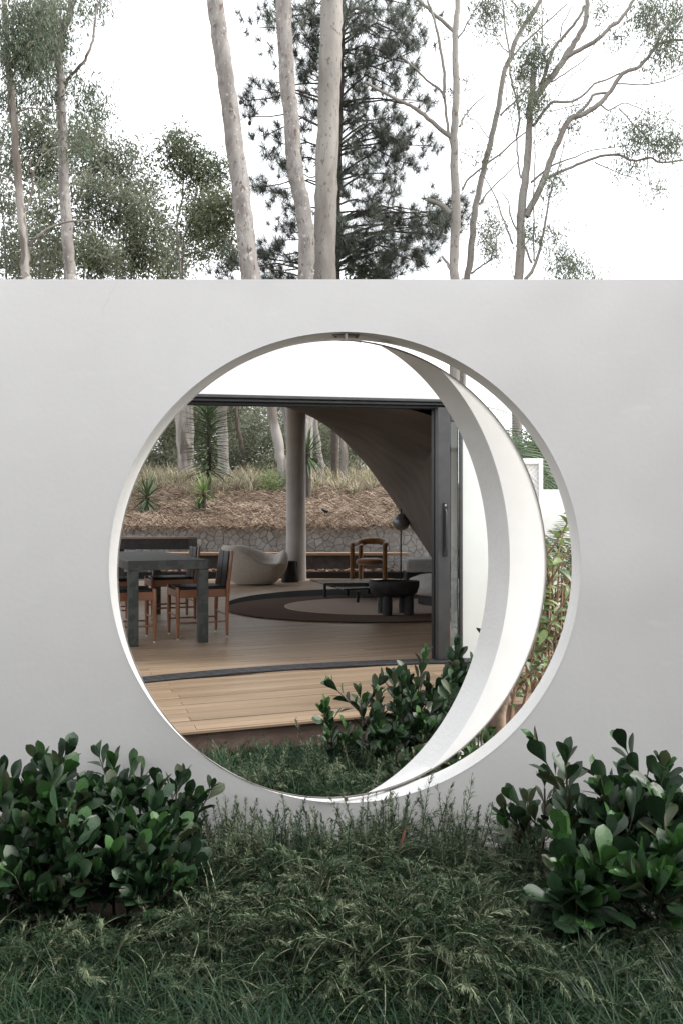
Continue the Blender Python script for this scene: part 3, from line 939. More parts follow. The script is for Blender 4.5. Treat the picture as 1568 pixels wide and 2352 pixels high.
# rug in three nested discs
rg = G(820, 1395, DECK)
t = thing("eclipse_rug", "large round rug of nested charcoal, brown and taupe discs under the low tables", "rug", (0, 0, DECK))
def disc_mesh(name, cx, cy, a, b, z0, z1, mat):
    mb = MB(); mb.prism([(cx + a * math.cos(2 * PI * i / 96), cy + b * math.sin(2 * PI * i / 96)) for i in range(96)], z0, z1)
    mb.build(name, mat, t)
disc_mesh("outer_disc", .12, 10.80, 1.96, 2.22, .003, .014, M['rug_dark'])
disc_mesh("middle_disc", .12, 10.16, 1.86, 1.60, .0145, .019, M['rug_brown'])
disc_mesh("inner_disc", .16, 10.22, 1.18, 1.04, .0195, .024, M['rug_tan'])

# coffee table: two overlapping thin tops
t = thing("coffee_table", "low coffee table with two thin dark stone tops on slim black legs", "coffee table", (0, 0, DECK + .024))
def topoly(pts, z): return [(G(x, y, z).x, G(x, y, z).y) for x, y in pts]
za = .215
zA = DECK + .024 + za
MB().prism(topoly([(711.4, 1330.3), (743.8, 1339.4), (888, 1338.2), (850, 1329.6)], zA), za - .022, za).build("table_top", M['blackstone'], t, bevel=.004)
zB = zA - .045
MB().prism(topoly([(745, 1341.5), (789, 1352.6), (925, 1346.8), (888, 1339.8)], zB), za - .067, za - .045).build("table_top", M['blackstone'], t, bevel=.004)
for (x, y, h) in ((746, 1371.7, za - .022), (798, 1368.5, za - .067), (821, 1384, za - .067), (893, 1376, za - .067), (846, 1364, za - .022)):
    q = G(x, y, DECK + .024)
    MB().tube([(q.x, q.y, 0), (q.x, q.y, h)], .021, 10).build("leg", M['black'], t, sm=40)

# burnt wood bowl table
q = G(905, 1414, DECK + .02)
t = thing("bowl_table", "chunky black burnt wood bowl table on short round legs", "low table", (q.x, q.y + .12, DECK + .02), .1)
bw = MB(); bw.lathe([(.10, .205), (.20, .212), (.265, .25), (.292, .32), (.297, .375), (.290, .39), (.275, .385), (.25, .365), (.1, .355), (.01, .352)], 40)
for i, v in enumerate(bw.v):
    bw.v[i] = (v[0] * (1 + .012 * nz(v[0] * 9, v[2] * 9)), v[1] * .8, v[2] + .004 * nz(v[0] * 6, v[1] * 6))
bw.build("bowl", M['burnt'], t, sm=45)
for (x, y) in ((-.09, -.10), (.16, -.08), (-.12, .10), (.13, .12)):
    MB().lathe([(.055, 0), (.058, .1), (.056, .235)], 18, c=(x, y, 0)).build("leg", M['burnt'], t, sm=40)

# grey sofa and boucle pouf by the jamb
q = G(930, 1342, DECK)
t = thing("grey_sofa", "low grey velvet sofa on a black base by the door jamb", "sofa", (q.x, q.y - .1, DECK), 0)
MB().box((1.0, .5, .10), (2.0, 1.0, .20)).build("base", M['black'], t, bevel=.02)
for i in range(3):
    MB().box((.32 + i * .66, .48, .325), (.65, .98, .24)).build("cushion", M['greyvelvet'], t, bevel=.07, seg=4)
q = G(995, 1378, DECK)
t = thing("boucle_pouf", "big round pale grey boucle pouf in front of the grey sofa", "pouf", (1.2, 10.5, DECK + .02))
MB().lathe([(.50, 0), (.50, .12)], 32).build("base", M['black'], t, sm=30)
pf = MB(); pf.lathe([(.50, .121), (.60, .14), (.66, .20), (.655, .27), (.60, .33), (.48, .375), (.3, .395), (.02, .40)], 40)
pf.build("cushion", M['greyboucle'], t, sm=60)
q = G(916, 1342, DECK)
o = MB().prism([(q.x + .8 * math.cos(a * PI / 12), q.y + .6 + .55 * math.sin(a * PI / 12)) for a in range(24)], DECK + .002, DECK + .012).build("pale_rug", M['greyplate'])
props(o, "thin pale rug under the ball lamp's foot", "rug")

# ------------------------------------------------------------------ stone retaining wall (crazy paving)
RWY = 16.9
rwx0, rwx1, rwz0, rwz1 = -5.45, 1.75, .18, 1.26
rw = thing("retaining_wall", "low retaining wall faced with irregular grey stones below the straw bank", "retaining wall", (0, RWY, 0))
MB().box(((-14 + 8) / 2, .15, .6), (22, .28, 1.30)).build("wall_core", M['mortar'], rw)


def clip(poly, p, n):
    out = []
    for i in range(len(poly)):
        a, b = poly[i], poly[(i + 1) % len(poly)]
        da = (a[0] - p[0]) * n[0] + (a[1] - p[1]) * n[1]; db = (b[0] - p[0]) * n[0] + (b[1] - p[1]) * n[1]
        if da <= 0: out.append(a)
        if (da < 0) != (db < 0) and abs(da - db) > 1e-12:
            t_ = da / (da - db); out.append((a[0] + t_ * (b[0] - a[0]), a[1] + t_ * (b[1] - a[1])))
    return out


def crazy(x0, x1, z0, z1, cell):
    seeds = []
    nx, nzz = int((x1 - x0) / cell), max(1, int((z1 - z0) / cell))
    for i in range(nx):
        for j in range(nzz):
            seeds.append((x0 + (i + .5 + rnd.uniform(-.62, .62)) * (x1 - x0) / nx, z0 + (j + .5 + rnd.uniform(-.62, .62)) * (z1 - z0) / nzz))
    cells = []
    for s in seeds:
        poly = [(x0, z0), (x1, z0), (x1, z1), (x0, z1)]
        for q in seeds:
            if q is s: continue
            dx, dz = q[0] - s[0], q[1] - s[1]
            if abs(dx) > 3.2 * cell or abs(dz) > 3.2 * cell: continue
            poly = clip(poly, ((s[0] + q[0]) / 2, (s[1] + q[1]) / 2), (dx, dz))
            if len(poly) < 3: break
        if len(poly) >= 3: cells.append((s, poly))
    return cells


def stone_mb(poly, s, inset, depth):
    cx = sum(p[0] for p in poly) / len(poly); cz = sum(p[1] for p in poly) / len(poly)
    ip = []
    for x, z in poly:
        d = math.hypot(x - cx, z - cz); k = max(.3, 1 - inset / max(d, 1e-3))
        ip.append((cx + (x - cx) * k, cz + (z - cz) * k))
    n = len(ip); mb = MB()
    v = [(x, .012, z) for x, z in ip] + [(cx + (x - cx) * .95, -depth + rnd.uniform(-.006, .006), cz + (z - cz) * .95) for x, z in ip]
    f = [(i, (i + 1) % n, n + (i + 1) % n, n + i) for i in range(n)] + [tuple(range(n, 2 * n))]
    mb.add(v, f); return mb


ncell = 0
for s, poly in crazy(rwx0, rwx1, rwz0, rwz1, .125):
    if ncell < 290:
        stone_mb(poly, s, .0036, rnd.uniform(.003, .009)).build("stone", M['stone'], rw); ncell += 1
    else:
        if ncell == 290: restm = MB()
        ncell += 1
        q = stone_mb(poly, s, .0036, rnd.uniform(.003, .009)); restm.add(q.v, q.f)
if ncell > 290:
    o = restm.build("small_stones", M['stone'], rw); o['kind'] = 'stuff'

# ------------------------------------------------------------------ plants: leaf templates
def leaf_mesh(name, L, wprof, fold, curl, mats, nr=7, tipcurl=0.0, twist=0.0):
    """a leaf along +Y, upper side +Z"""
    mb = MB(); cols = (-1, -.5, 0, .5, 1)
    for i in range(nr + 1):
        t_ = i / nr; w = wprof(t_) * L; y = t_ * L
        zc = curl * L * (t_ ** 2) + tipcurl * L * t_ ** 4
        for c in cols:
            tw = twist * t_
            x = c * w; z = abs(c) * w * fold
            mb.v.append((x * math.cos(tw) - z * math.sin(tw), y - abs(c) ** 2 * 0, zc + z * math.cos(tw) + x * math.sin(tw)))
    n = len(cols)
    for i in range(nr):
        for k in range(n - 1):
            mb.f.append((i * n + k, i * n + k + 1, (i + 1) * n + k + 1, (i + 1) * n + k)); mb.m.append(0)
    me = mb.mesh(name); smooth(me); me.materials.append(mats)
    return me


def obov(t_):
    if t_ < .08: return .016
    return max(.014, .235 * (math.sin(PI * min(.999, t_ ** 2.05)) ** (.62 if t_ > .7 else .80)))


def ellip(t_): return max(.01, .21 * math.sin(PI * t_ ** .85) ** .9)


CL = {k: [leaf_mesh("leaf_" + k, 1.0, obov, f, c, M[m], nr=10, tipcurl=tc) for f, c, tc in ((.28, -.12, .02), (.18, .10, -.06), (.34, -.02, -.08), (.12, -.20, .0))]
      for k, m in (('a', 'clusia'), ('b', 'clusia2'), ('c', 'clusia3'))}
FL = {k: [leaf_mesh("leaf_" + k, 1.0, ellip, f, c, M[m], nr=5, tipcurl=tc) for f, c, tc in ((.35, -.2, -.15), (.2, -.35, -.1), (.5, .1, -.3))]
      for k, m in (('f', 'ficus'), ('g', 'ficus2'))}


def leaf_matrix(p, d, up, L, roll=0.0):
    y = d.normalized()
    z = up - y * up.dot(y)
    z = z.normalized() if z.length > 1e-5 else y.orthogonal().normalized()
    x = y.cross(z)
    Mx = Matrix(((x.x, y.x, z.x, p.x), (x.y, y.y, z.y, p.y), (x.z, y.z, z.z, p.z), (0, 0, 0, 1)))
    return Mx @ Matrix.Rotation(roll, 4, 'Y') @ Matrix.Scale(L, 4)


def shrub(name, label, cat, base, stems, leafL, seed, group, mats=('a', 'b', 'c'), pb=.07, pc=.07, node=.034, bare=.30, pitch0=52, stem_r=.006, sets=CL,
          stem_mat='clusia_stem', branch=3, gmax=290, pxmin=None, pxmax=None):
    """stems: list of (dx, dy, tilt x, tilt y, length); leaves sit in crossed pairs up each stem and close into a rosette"""
    rg_ = random.Random(seed)
    t = thing(name, label, cat, base, 0, group)
    n_leaf = 0
    def put_leaf(p, d, up, L, kind):
        nonlocal n_leaf
        if n_leaf >= gmax: return
        if pxmin is not None:
            q = Vector(base) + p + d.normalized() * L
            if PX0 + q.x / q.y * FPX < pxmin: return
        if pxmax is not None:
            q = Vector(base) + p + d.normalized() * L
            if PX0 + q.x / q.y * FPX > pxmax: return
        o = bpy.data.objects.new("leaf", rg_.choice(sets[kind])); C.objects.link(o); o.parent = t
        o.matrix_basis = leaf_matrix(p, d, up, L, rg_.uniform(-.35, .35)); n_leaf += 1
    def axis(p0, d0, L, r, depth):
        pts = [p0.copy()]; d = d0.normalized(); n = max(3, int(L / node)); step = L / n
        ph = rg_.uniform(0, PI)
        nodes = []
        for i in range(n):
            d = (d + Vector((rg_.uniform(-.12, .12), rg_.uniform(-.12, .12), .07))).normalized()
            pts.append(pts[-1] + d * step); nodes.append((pts[-1].copy(), d.copy()))
        MB().tube(pts, [r, r * .55], 6).build("stem", M[stem_mat], t, sm=60)
        for i, (p, dd) in enumerate(nodes):
            tt = (i + 1) / n
            if tt < bare and depth == 0: continue
            e1 = dd.orthogonal().normalized(); e2 = dd.cross(e1)
            a = ph + i * PI / 2 + rg_.uniform(-.3, .3)
            pit = math.radians(pitch0 - 34 * tt + rg_.uniform(-12, 12))
            for sgn in (0, PI):
                w = e1 * math.cos(a + sgn) + e2 * math.sin(a + sgn)
                ld = (dd * math.cos(pit) + w * math.sin(pit)).normalized()
                kind = mats[1] if (tt > .9 and rg_.random() < pb * 3) or rg_.random() < pb * .4 else (mats[2] if rg_.random() < pc else mats[0])
                LL = leafL * 1.03 * rg_.uniform(.68, 1.12) * (1 if tt < .95 else .9)
                put_leaf(p, ld, (dd - w * .4), LL, kind)
        p, dd = nodes[-1]
        e1 = dd.orthogonal().normalized(); e2 = dd.cross(e1); a = rg_.uniform(0, 6.3)
        for sgn in (0, PI):
            w = e1 * math.cos(a + sgn) + e2 * math.sin(a + sgn); pit = math.radians(rg_.uniform(8, 22))
            put_leaf(p + dd * .006, dd * math.cos(pit) + w * math.sin(pit), dd - w, leafL * rg_.uniform(.5, .75), mats[1] if rg_.random() < pb * 4 else mats[0])
        if depth == 0:
            for b in range(branch):
                i = rg_.randint(int(n * .3), max(int(n * .3), int(n * .75)))
                p, dd = nodes[min(i, n - 1)]
                e1 = dd.orthogonal().normalized(); e2 = dd.cross(e1); a = rg_.uniform(0, 6.3)
                w = e1 * math.cos(a) + e2 * math.sin(a)
                axis(p, dd * .75 + w * .7, L * rg_.uniform(.35, .55), r * .65, 1)
    for (dx, dy, tx, ty, L) in stems:
        axis(Vector((dx, dy, 0)), Vector((tx, ty, 1)), L, stem_r, 0)
    return t


def bush(label, px, py, d, tops, leafL, seed, group, **k):
    """base on the ground below (px) at distance d; tops = picture points its stems reach for"""
    base = Vector(((px - PX0) / FPX * d, d, 0))
    st = []
    rg_ = random.Random(seed + 100)
    for (tx, ty, dd) in tops:
        q = P(tx, ty, dd) - base
        L = q.length * .84
        dx, dy = q.x * .25 + rg_.uniform(-.03, .03), q.y * .25 + rg_.uniform(-.03, .03)
        hz = max(.08, q.z)
        st.append((dx, dy, (q.x - dx) / hz * .85, (q.y - dy) / hz * .85, L))
    return shrub("leathery_shrub", label, "shrub", base, st, leafL, seed, group, **k)


GL_, GR_, GI_ = "leathery shrubs at the wall by the wide corner", "leathery shrubs at the wall by the ring's open side", "leathery shrubs inside the round opening"
bush("leathery shrub whose paired-leaf tip stands alone against the grey wall", 265, 1950, 2.86,
     [(268, 1725, 2.92), (230, 1800, 2.85), (310, 1830, 2.8), (275, 1860, 2.7)], .098, 1, GL_)
bush("leathery shrub at the frame edge whose two highest tips overlap each other on the wall", 110, 1950, 2.82,
     [(90, 1720, 2.88), (150, 1728, 2.88), (40, 1775, 2.8), (185, 1800, 2.78), (110, 1840, 2.7)], .102, 2, GL_)
bush("leathery shrub between the lone tip and the rosemary, three tips in a row", 375, 1960, 2.86,
     [(352, 1770, 2.9), (408, 1762, 2.92), (375, 1850, 2.75), (330, 1880, 2.66), (430, 1880, 2.84)], .098, 3, GL_)
bush("leathery shrub leaning out over the rosemary beside the wall", 440, 1960, 2.92,
     [(462, 1835, 2.94), (420, 1890, 2.84), (400, 1935, 2.7)], .088, 4, GL_, branch=1)
bush("leathery shrub low at the frame edge with pale fresh leaves", 5, 2010, 2.62,
     [(20, 1795, 2.66), (-35, 1760, 2.7), (70, 1850, 2.55), (20, 1920, 2.48), (60, 1960, 2.44)], .105, 5, GL_, pb=.2)
bush("leathery shrub low in front, its big paddles over the dark gap", 150, 2030, 2.52,
     [(160, 1870, 2.56), (205, 1910, 2.5), (120, 1945, 2.42), (235, 1960, 2.44), (165, 2010, 2.36)], .105, 6, GL_)
bush("leathery shrub low in front, meeting the drooping rosemary", 290, 2020, 2.56,
     [(260, 1895, 2.6), (320, 1905, 2.56), (285, 1965, 2.45), (355, 1955, 2.5), (240, 2000, 2.4)], .100, 16, GL_)

bush("leathery shrub lowest at the frame edge, half sunk in black shade", 50, 2090, 2.42,
     [(40, 1960, 2.44), (90, 1990, 2.40), (-10, 2000, 2.42), (70, 2050, 2.34)], .10, 17, GL_)
bush("leathery shrub lowest in front, touching the drooping rosemary threads", 370, 2050, 2.50,
     [(380, 1930, 2.56), (330, 1985, 2.46), (410, 1975, 2.52), (350, 2030, 2.42)], .095, 18, GL_)
bush("leathery shrub with upright tips spread against the bare grey wall beside the ring", 1330, 1970, 2.74,
     [(1350, 1684, 2.80), (1290, 1880, 2.70), (1390, 1880, 2.70)], .118, 7, GR_, branch=1, bare=.3, pc=.15, node=.045)
bush("sparse olive-leaved shrub low against the wall below the ring's open side", 1260, 1975, 2.86,
     [(1232, 1770, 2.94), (1185, 1850, 2.92), (1160, 1890, 2.88), (1240, 1860, 2.84), (1200, 1900, 2.8)], .092, 8, GR_, pc=.6, branch=1, bare=.4, node=.055)
bush("leathery shrub at the frame edge with speckled leaves level with the ring's foot", 1530, 1960, 2.76,
     [(1530, 1740, 2.80), (1585, 1770, 2.76), (1490, 1795, 2.72), (1545, 1860, 2.66)], .118, 9, GR_)
bush("leathery shrub behind the pale rosette, with many dark paddles", 1440, 1975, 2.72,
     [(1450, 1820, 2.76), (1415, 1870, 2.68), (1480, 1860, 2.64), (1440, 1920, 2.56)], .116, 10, GR_)
bush("leathery shrub in front with a pale fresh rosette at its tip", 1370, 2040, 2.46,
     [(1358, 1935, 2.46), (1330, 1990, 2.38), (1410, 1990, 2.4), (1300, 2030, 2.36)], .122, 11, GR_, pb=.5)
bush("leathery shrub in front by the frame edge, pale new leaf at its heart", 1520, 2040, 2.42,
     [(1540, 1905, 2.46), (1490, 1960, 2.40), (1560, 1980, 2.38), (1500, 2030, 2.32)], .122, 12, GR_, pb=.25)
bush("leathery shrub low and spreading with two big drooping paddles", 1300, 2070, 2.40,
     [(1310, 2030, 2.34), (1270, 2060, 2.32), (1345, 2070, 2.3)], .132, 13, GR_, pitch0=95, branch=1)

bush("leathery shrub inside the opening, its bright tip over the deck edge", 770, 1800, 3.95,
     [(760, 1605, 4.0), (745, 1690, 3.95), (800, 1660, 3.95)], .098, 21, GI_, pxmax=1125, pb=.4, branch=1)
bush("leathery shrub inside the opening with tall tips against the pale deck", 850, 1800, 3.98,
     [(832, 1575, 4.1), (870, 1620, 4.0), (850, 1690, 3.9), (890, 1700, 3.9)], .098, 22, GI_, pxmax=1125)
bush("leathery shrub inside the opening whose tips cross the door track", 940, 1800, 4.1,
     [(928, 1530, 4.25), (975, 1470, 4.35), (960, 1600, 4.1), (905, 1650, 3.95), (985, 1660, 3.95)], .102, 23, GI_, pxmax=1125)
bush("leathery shrub inside the opening standing in front of the glass door", 1030, 1780, 4.3,
     [(1030, 1490, 4.45), (1072, 1450, 4.5), (1010, 1580, 4.25), (1050, 1560, 4.2), (1000, 1690, 4.05)], .105, 24, GI_, pxmax=1118)
bush("leathery shrub inside the opening climbing highest beside the crescent", 1090, 1760, 4.4,
     [(1100, 1410, 4.55), (1075, 1530, 4.4), (1060, 1640, 4.2), (1110, 1560, 4.4)], .105, 25, GI_, pxmax=1118)
bush("olive-leaved shrub inside the opening low against the crescent", 960, 1830, 3.72,
     [(930, 1740, 3.7), (970, 1720, 3.72), (915, 1790, 3.6), (985, 1780, 3.7)], .088, 26, GI_, pxmax=1060, pc=.8, branch=1)

# ------------------------------------------------------------------ rosemary and lily turf
def sprig(kind, seed, L, ndl, nl, nw=.0018, droop=0.0, dens=1.0):
    """one sprig as quads: stem ribbon pair + needles. returns V, F, mat index (0 stem, 1 needle)"""
    r = random.Random(seed); V, F, Mx = [], [], []
    n = 10; p = Vector((0, 0, 0)); a0 = r.uniform(0, 6.28); d = Vector((.10 * math.cos(a0), .10 * math.sin(a0), 1)).normalized()
    side = Vector((math.cos(a0), math.sin(a0), 0)); pts = [p]
    for i in range(n):
        d = (d + side * droop * .22 + Vector((0, 0, -droop * .26 * (i / n) * 1.6)) + Vector((r.uniform(-.08, .08), r.uniform(-.08, .08), 0))).normalized()
        p = p + d * (L / n); pts.append(p)
    w0 = .0028
    for ax in (Vector((1, 0, 0)), Vector((0, 1, 0))):
        b = len(V)
        for i, q in enumerate(pts):
            w = w0 * (1 - .75 * i / n)
            V += [q - ax * w, q + ax * w]
        for i in range(n): F.append((b + 2 * i, b + 2 * i + 1, b + 2 * i + 3, b + 2 * i + 2)); Mx.append(0)
    for k in range(ndl):
        t_ = r.random() ** .75 * .97 + .03
        if t_ < .12: t_ = .12 + r.random() * .5
        i = min(n - 1, int(t_ * n)); f = t_ * n - i
        q = pts[i].lerp(pts[i + 1], f); ax = (pts[i + 1] - pts[i]).normalized()
        e1 = ax.orthogonal().normalized(); e2 = ax.cross(e1); a = r.uniform(0, 6.28)
        out = e1 * math.cos(a) + e2 * math.sin(a)
        pit = math.radians(r.uniform(25, 75) * (1 - .5 * max(0, t_ - .8) / .2))
        dd = (ax * math.cos(pit) + out * math.sin(pit)).normalized()
        l = nl * r.uniform(.65, 1.2) * (1 - .35 * max(0, t_ - .85) / .15)
        wv = dd.cross(out); wv = (wv if wv.length > 1e-3 else e1).normalized() * nw * r.uniform(.7, 1.2)
        mid = q + dd * l * .5 + out * l * .04; tip = q + dd * l + Vector((0, 0, -.1 * l))
        b = len(V); V += [q, mid - wv, tip, mid + wv]; F.append((b, b + 1, b + 2, b + 3)); Mx.append(1)
    return np.array([tuple(v) for v in V], dtype=np.float32), np.array(F, dtype=np.int32), np.array(Mx, dtype=np.int32)


def scatter(name, temps, places, mats, kind='stuff', parent=None, label=None):
    """places: (x, y, z, rot, scale, template, needle material, tilt x, tilt y)"""
    Vs, Fs, Ms = [], [], []; b = 0
    for (x, y, z, rz, s, k, nm, tx, ty) in places:
        V, F, Mi = temps[k]
        c, si = math.cos(rz), math.sin(rz)
        Rm = np.array([[c, -si, 0], [si, c, 0], [0, 0, 1]], dtype=np.float32)
        W = (V * s) @ Rm.T
        W[:, 0] += W[:, 2] * tx; W[:, 1] += W[:, 2] * ty
        W += np.array([x, y, z], dtype=np.float32)
        Vs.append(W); Fs.append(F + b); b += len(V)
        Ms.append(np.where(Mi == 0, nm[0], nm[1]))
    o = fast(name, np.concatenate(Vs), np.concatenate(Fs), mats, np.concatenate(Ms), parent)
    if kind: o['kind'] = kind
    return o


RM = [M['rstem'], M['rstem_dark'], M['needle'], M['needle2'], M['needle3']]
droopT = [sprig('d', 40 + i, .32, 100, .026, droop=1.35 + .1 * i) for i in range(6)]
midT = [sprig('m', 60 + i, .26, 100, .025, droop=.6) for i in range(6)]
upT = [sprig('u', 80 + i, .27, 96, .026, droop=.04) for i in range(5)]
temps = droopT + midT + upT


def bedz(x, d):
    return mound(x, d) - .01


pl_ = []
def rose(n, x0, x1, y0, y1, ks, s0, s1, nms, cond=None, stem=0, zz=0.0):
    c = 0
    while c < n:
        px = rnd.uniform(x0, x1); d = rnd.uniform(y0, y1); c += 1
        if cond and not cond(px, d): continue
        x = (px - PX0) / FPX * d
        k = rnd.choice(ks); nm = rnd.choice(nms); mo = 1 + .45 * nz(x * 2.6, d * 2.6, 1.0, 2)
        pl_.append((x, d, zz + (mound(x, d) if d < 3.05 else 0) + rnd.uniform(-.02, .01), rnd.uniform(0, 6.28), rnd.uniform(s0, s1) * mo, k, (stem if rnd.random() < .33 else 1, nm), rnd.uniform(-.25, .25), rnd.uniform(-.25, .2)))

D_, Mi_, U_ = list(range(6)), list(range(6, 12)), list(range(12, 17))
def clearing(px, d):   # room for the broad-leaved shrubs and the dark gaps in front of them
    if px < 430 and d > 2.36: return rnd.random() < .04
    if px > 1230 and d > 2.36: return rnd.random() < .10
    g = nz(px * .006, d * 3.1, 1.0, 5)
    return g > -.28 or rnd.random() < .25
rose(3300, -80, 1650, 2.02, 2.72, D_ + D_ + Mi_, .50, .95, [2, 2, 3, 3, 4, 4], clearing)
rose(1300, 380, 1230, 2.62, 3.08, Mi_ + U_, .36, .92, [2, 2, 3, 3, 4], lambda px, d: clearing(px, d) and nz(px * .012, 3, 1, 1) > -.36)
rose(1100, -80, 1650, 1.75, 2.35, D_ + Mi_, .45, .75, [2, 4, 4, 3], lambda px, d: nz(px * .006, d * 3, 1, 9) > -.2)
rose(300, -700, -80, 1.9, 3.0, Mi_, .5, .9, [2, 3, 4, 4])
rose(300, 1650, 2250, 1.9, 3.0, Mi_, .5, .9, [2, 3, 4, 4])
scatter("rosemary_cover", temps, pl_, RM)
# beyond the opening
pl_ = []
rose(1300, 380, 1010, 3.32, 4.05, D_ + Mi_, .5, .85, [2, 3, 3, 4], lambda px, d: px > 760 or d < 3.95)
rose(160, 480, 1000, 3.45, 3.9, U_ + Mi_, .7, 1.0, [2, 3])
scatter("rosemary_patch", temps, pl_, RM)

# single upright sprigs one can pick out against the wall
GS = "upright rosemary sprigs in front of the wall"
up_meshes = []
for k, (V, F, Mi) in enumerate(upT):
    o = fast("rosemary_sprig", V, F, [M['rstem_dark'], M['needle2']], Mi); up_meshes.append(o.data); bpy.data.objects.remove(o)
ups = [(500, 1815, 2.98), (526, 1812, 2.99), (610, 1870, 2.95), (665, 1832, 2.9), (690, 1845, 2.96), (720, 1860, 2.98), (745, 1855, 2.93), (840, 1838, 2.95), (902, 1800, 2.9),
       (950, 1785, 2.92), (935, 1840, 2.88), (1062, 1772, 2.98), (1098, 1830, 2.95), (985, 1860, 2.9), (560, 1880, 2.86), (790, 1890, 2.86), (1030, 1890, 2.84), (480, 1850, 2.92), (875, 1868, 2.97)]
for i, (px, py, d) in enumerate(ups):
    q = P(px, py, d)
    o = bpy.data.objects.new("rosemary_sprig", up_meshes[i % 5]); C.objects.link(o)
    s = (q.z + .0) / .265
    o.location = (q.x, q.y, -.01); o.rotation_euler = (rnd.uniform(-.06, .06), rnd.uniform(-.06, .06), rnd.uniform(0, 6.28)); o.scale = (min(s, 1.25), min(s, 1.25), s)
    props(o, "slender upright rosemary sprig rising in front of the grey wall", "rosemary sprig", GS)
q = G(925, 1925, .12)
o = bpy.data.objects.new("dead_leaf", leaf_mesh("dead_leaf", .11, lambda t_: .035 * math.sin(PI * min(1, t_ + .02)), .3, .3, M['deadleaf'], tipcurl=-.5)); C.objects.link(o)
o.matrix_basis = leaf_matrix(P(933, 1892, 2.70), Vector((-.25, 0, -1)), Vector((-.3, -1, 0)), 1.0)
props(o, "curled red dead leaf caught in the rosemary below the opening", "dead leaf")


def blades(name, tufts, mats, per, L0, L1, w, seg=5, spread=1.0, kind='stuff'):
    """arching grass blades: tufts = (x, y, z, radius, scale)"""
    V, F, Mx = [], [], []
    for (x, y, z, rad, s) in tufts:
        for k in range(per):
            a = rnd.uniform(0, 6.28); ra = rad * math.sqrt(rnd.random())
            px_, py_ = x + ra * math.cos(a), y + ra * math.sin(a)
            h = rnd.uniform(0, 6.28) if rnd.random() < .35 else a + rnd.uniform(-.6, .6)
            L = rnd.uniform(L0, L1) * s; ww = w * rnd.uniform(.7, 1.2)
            hx, hy = math.cos(h), math.sin(h); wx, wy = -hy, hx
            el = rnd.uniform(1.0, 1.5); bend = rnd.uniform(.9, 2.3) * spread
            b = len(V); cx, cz = 0.0, 0.0
            for i in range(seg + 1):
                t_ = i / seg; wt = ww * (1 - t_ ** 2.2) + .0003
                V.append((px_ + hx * cx - wx * wt, py_ + hy * cx - wy * wt, z + cz)); V.append((px_ + hx * cx + wx * wt, py_ + hy * cx + wy * wt, z + cz))
                e = el - bend * t_
                cx += math.cos(e) * L / seg; cz += math.sin(e) * L / seg
            m_ = 0 if rnd.random() < .65 else 1
            for i in range(seg): F.append((b + 2 * i, b + 2 * i + 1, b + 2 * i + 3, b + 2 * i + 2)); Mx.append(m_)
    o = fast(name, V, F, mats, Mx)
    if kind: o['kind'] = kind
    return o


tf = []
for i in range(700):
    d = rnd.uniform(1.58, 2.2); px = rnd.uniform(-150, 1720)
    if d > 2.0 and 200 < px < 1150 and rnd.random() < .75: continue
    tf.append(((px - PX0) / FPX * d, d, -.02, .035, rnd.uniform(.8, 1.15)))
for i in range(260):
    d = rnd.uniform(1.6, 2.9); px = rnd.uniform(-700, -120) if i % 2 else rnd.uniform(1690, 2250)
    tf.append(((px - PX0) / FPX * d, d, -.02, .04, rnd.uniform(.8, 1.15)))
for i in range(90):
    d = rnd.uniform(2.1, 2.5); px = rnd.uniform(1180, 1700)
    tf.append(((px - PX0) / FPX * d, d, -.02, .035, rnd.uniform(.7, 1.0)))
for i in range(40):
    d = rnd.uniform(1.95, 2.2); px = rnd.uniform(-100, 520)
    tf.append(((px - PX0) / FPX * d, d, -.02, .035, rnd.uniform(.7, 1.0)))
blades("lily_turf", tf, [M['blade'], M['blade2']], 46, .12, .23, .0018)
tf = []
for i in range(300):
    d = rnd.uniform(3.45, 4.22); px = rnd.uniform(400, 860)
    tf.append(((px - PX0) / FPX * d, d, -.02, .05, rnd.uniform(.6, 1.0)))
blades("lily_turf_patch", tf, [M['blade2'], M['blade']], 46, .15, .30, .0028)

# ------------------------------------------------------------------ garden seen past the ring's edge
GF_ = "variegated shrubs on the gravel"
def vine(label, px, d, tops, seed, leafL, kinds, stem_r, bare, **k):
    base = Vector(((px - PX0) / FPX * d, d, 0)); st = []
    r = random.Random(seed)
    for (tx, ty, dd) in tops:
        q = P(tx, ty, dd) - base; hz = max(.1, q.z)
        st.append((q.x * .12, q.y * .12, q.x * .88 / hz, q.y * .88 / hz, q.length * .84))
    return shrub("variegated_shrub", label, "shrub", base, st, leafL * 1.15, seed, GF_, mats=kinds, node=.055, bare=bare, pitch0=95, stem_r=stem_r, sets={**FL, **CL}, stem_mat='ficus_stem', branch=4, pb=.1, pc=.2, gmax=298, pxmin=1175, **k)

vine("tall variegated shrub with pale yellow green leaves filling the gap beside the ring", 1210, 5.1,
     [(1225, 1120, 4.9), (1265, 1140, 5.0), (1290, 1180, 5.0), (1250, 1230, 4.8), (1300, 1250, 5.1), (1275, 1300, 4.9)], 31, .085, ('f', 'f', 'g'), .011, .38)
vine("darker shrub with red brown stems beside the tall variegated one", 1250, 5.5,
     [(1300, 1200, 5.4), (1320, 1280, 5.4), (1285, 1350, 5.3), (1310, 1380, 5.5), (1260, 1330, 5.2)], 32, .085, ('g', 'f', 'f'), .010, .45)
vine("small green-leaved shrub low behind the ring's edge", 1160, 4.7,
     [(1215, 1420, 4.7), (1200, 1530, 4.6), (1255, 1440, 4.9)], 33, .06, ('g', 'g', 'f'), .012, .55)
t = thing("peeling_trunk", "short forked trunk with peeling brown bark on the white gravel", "tree stump", (0, 0, 0))
a = G(1148, 1725, 0)
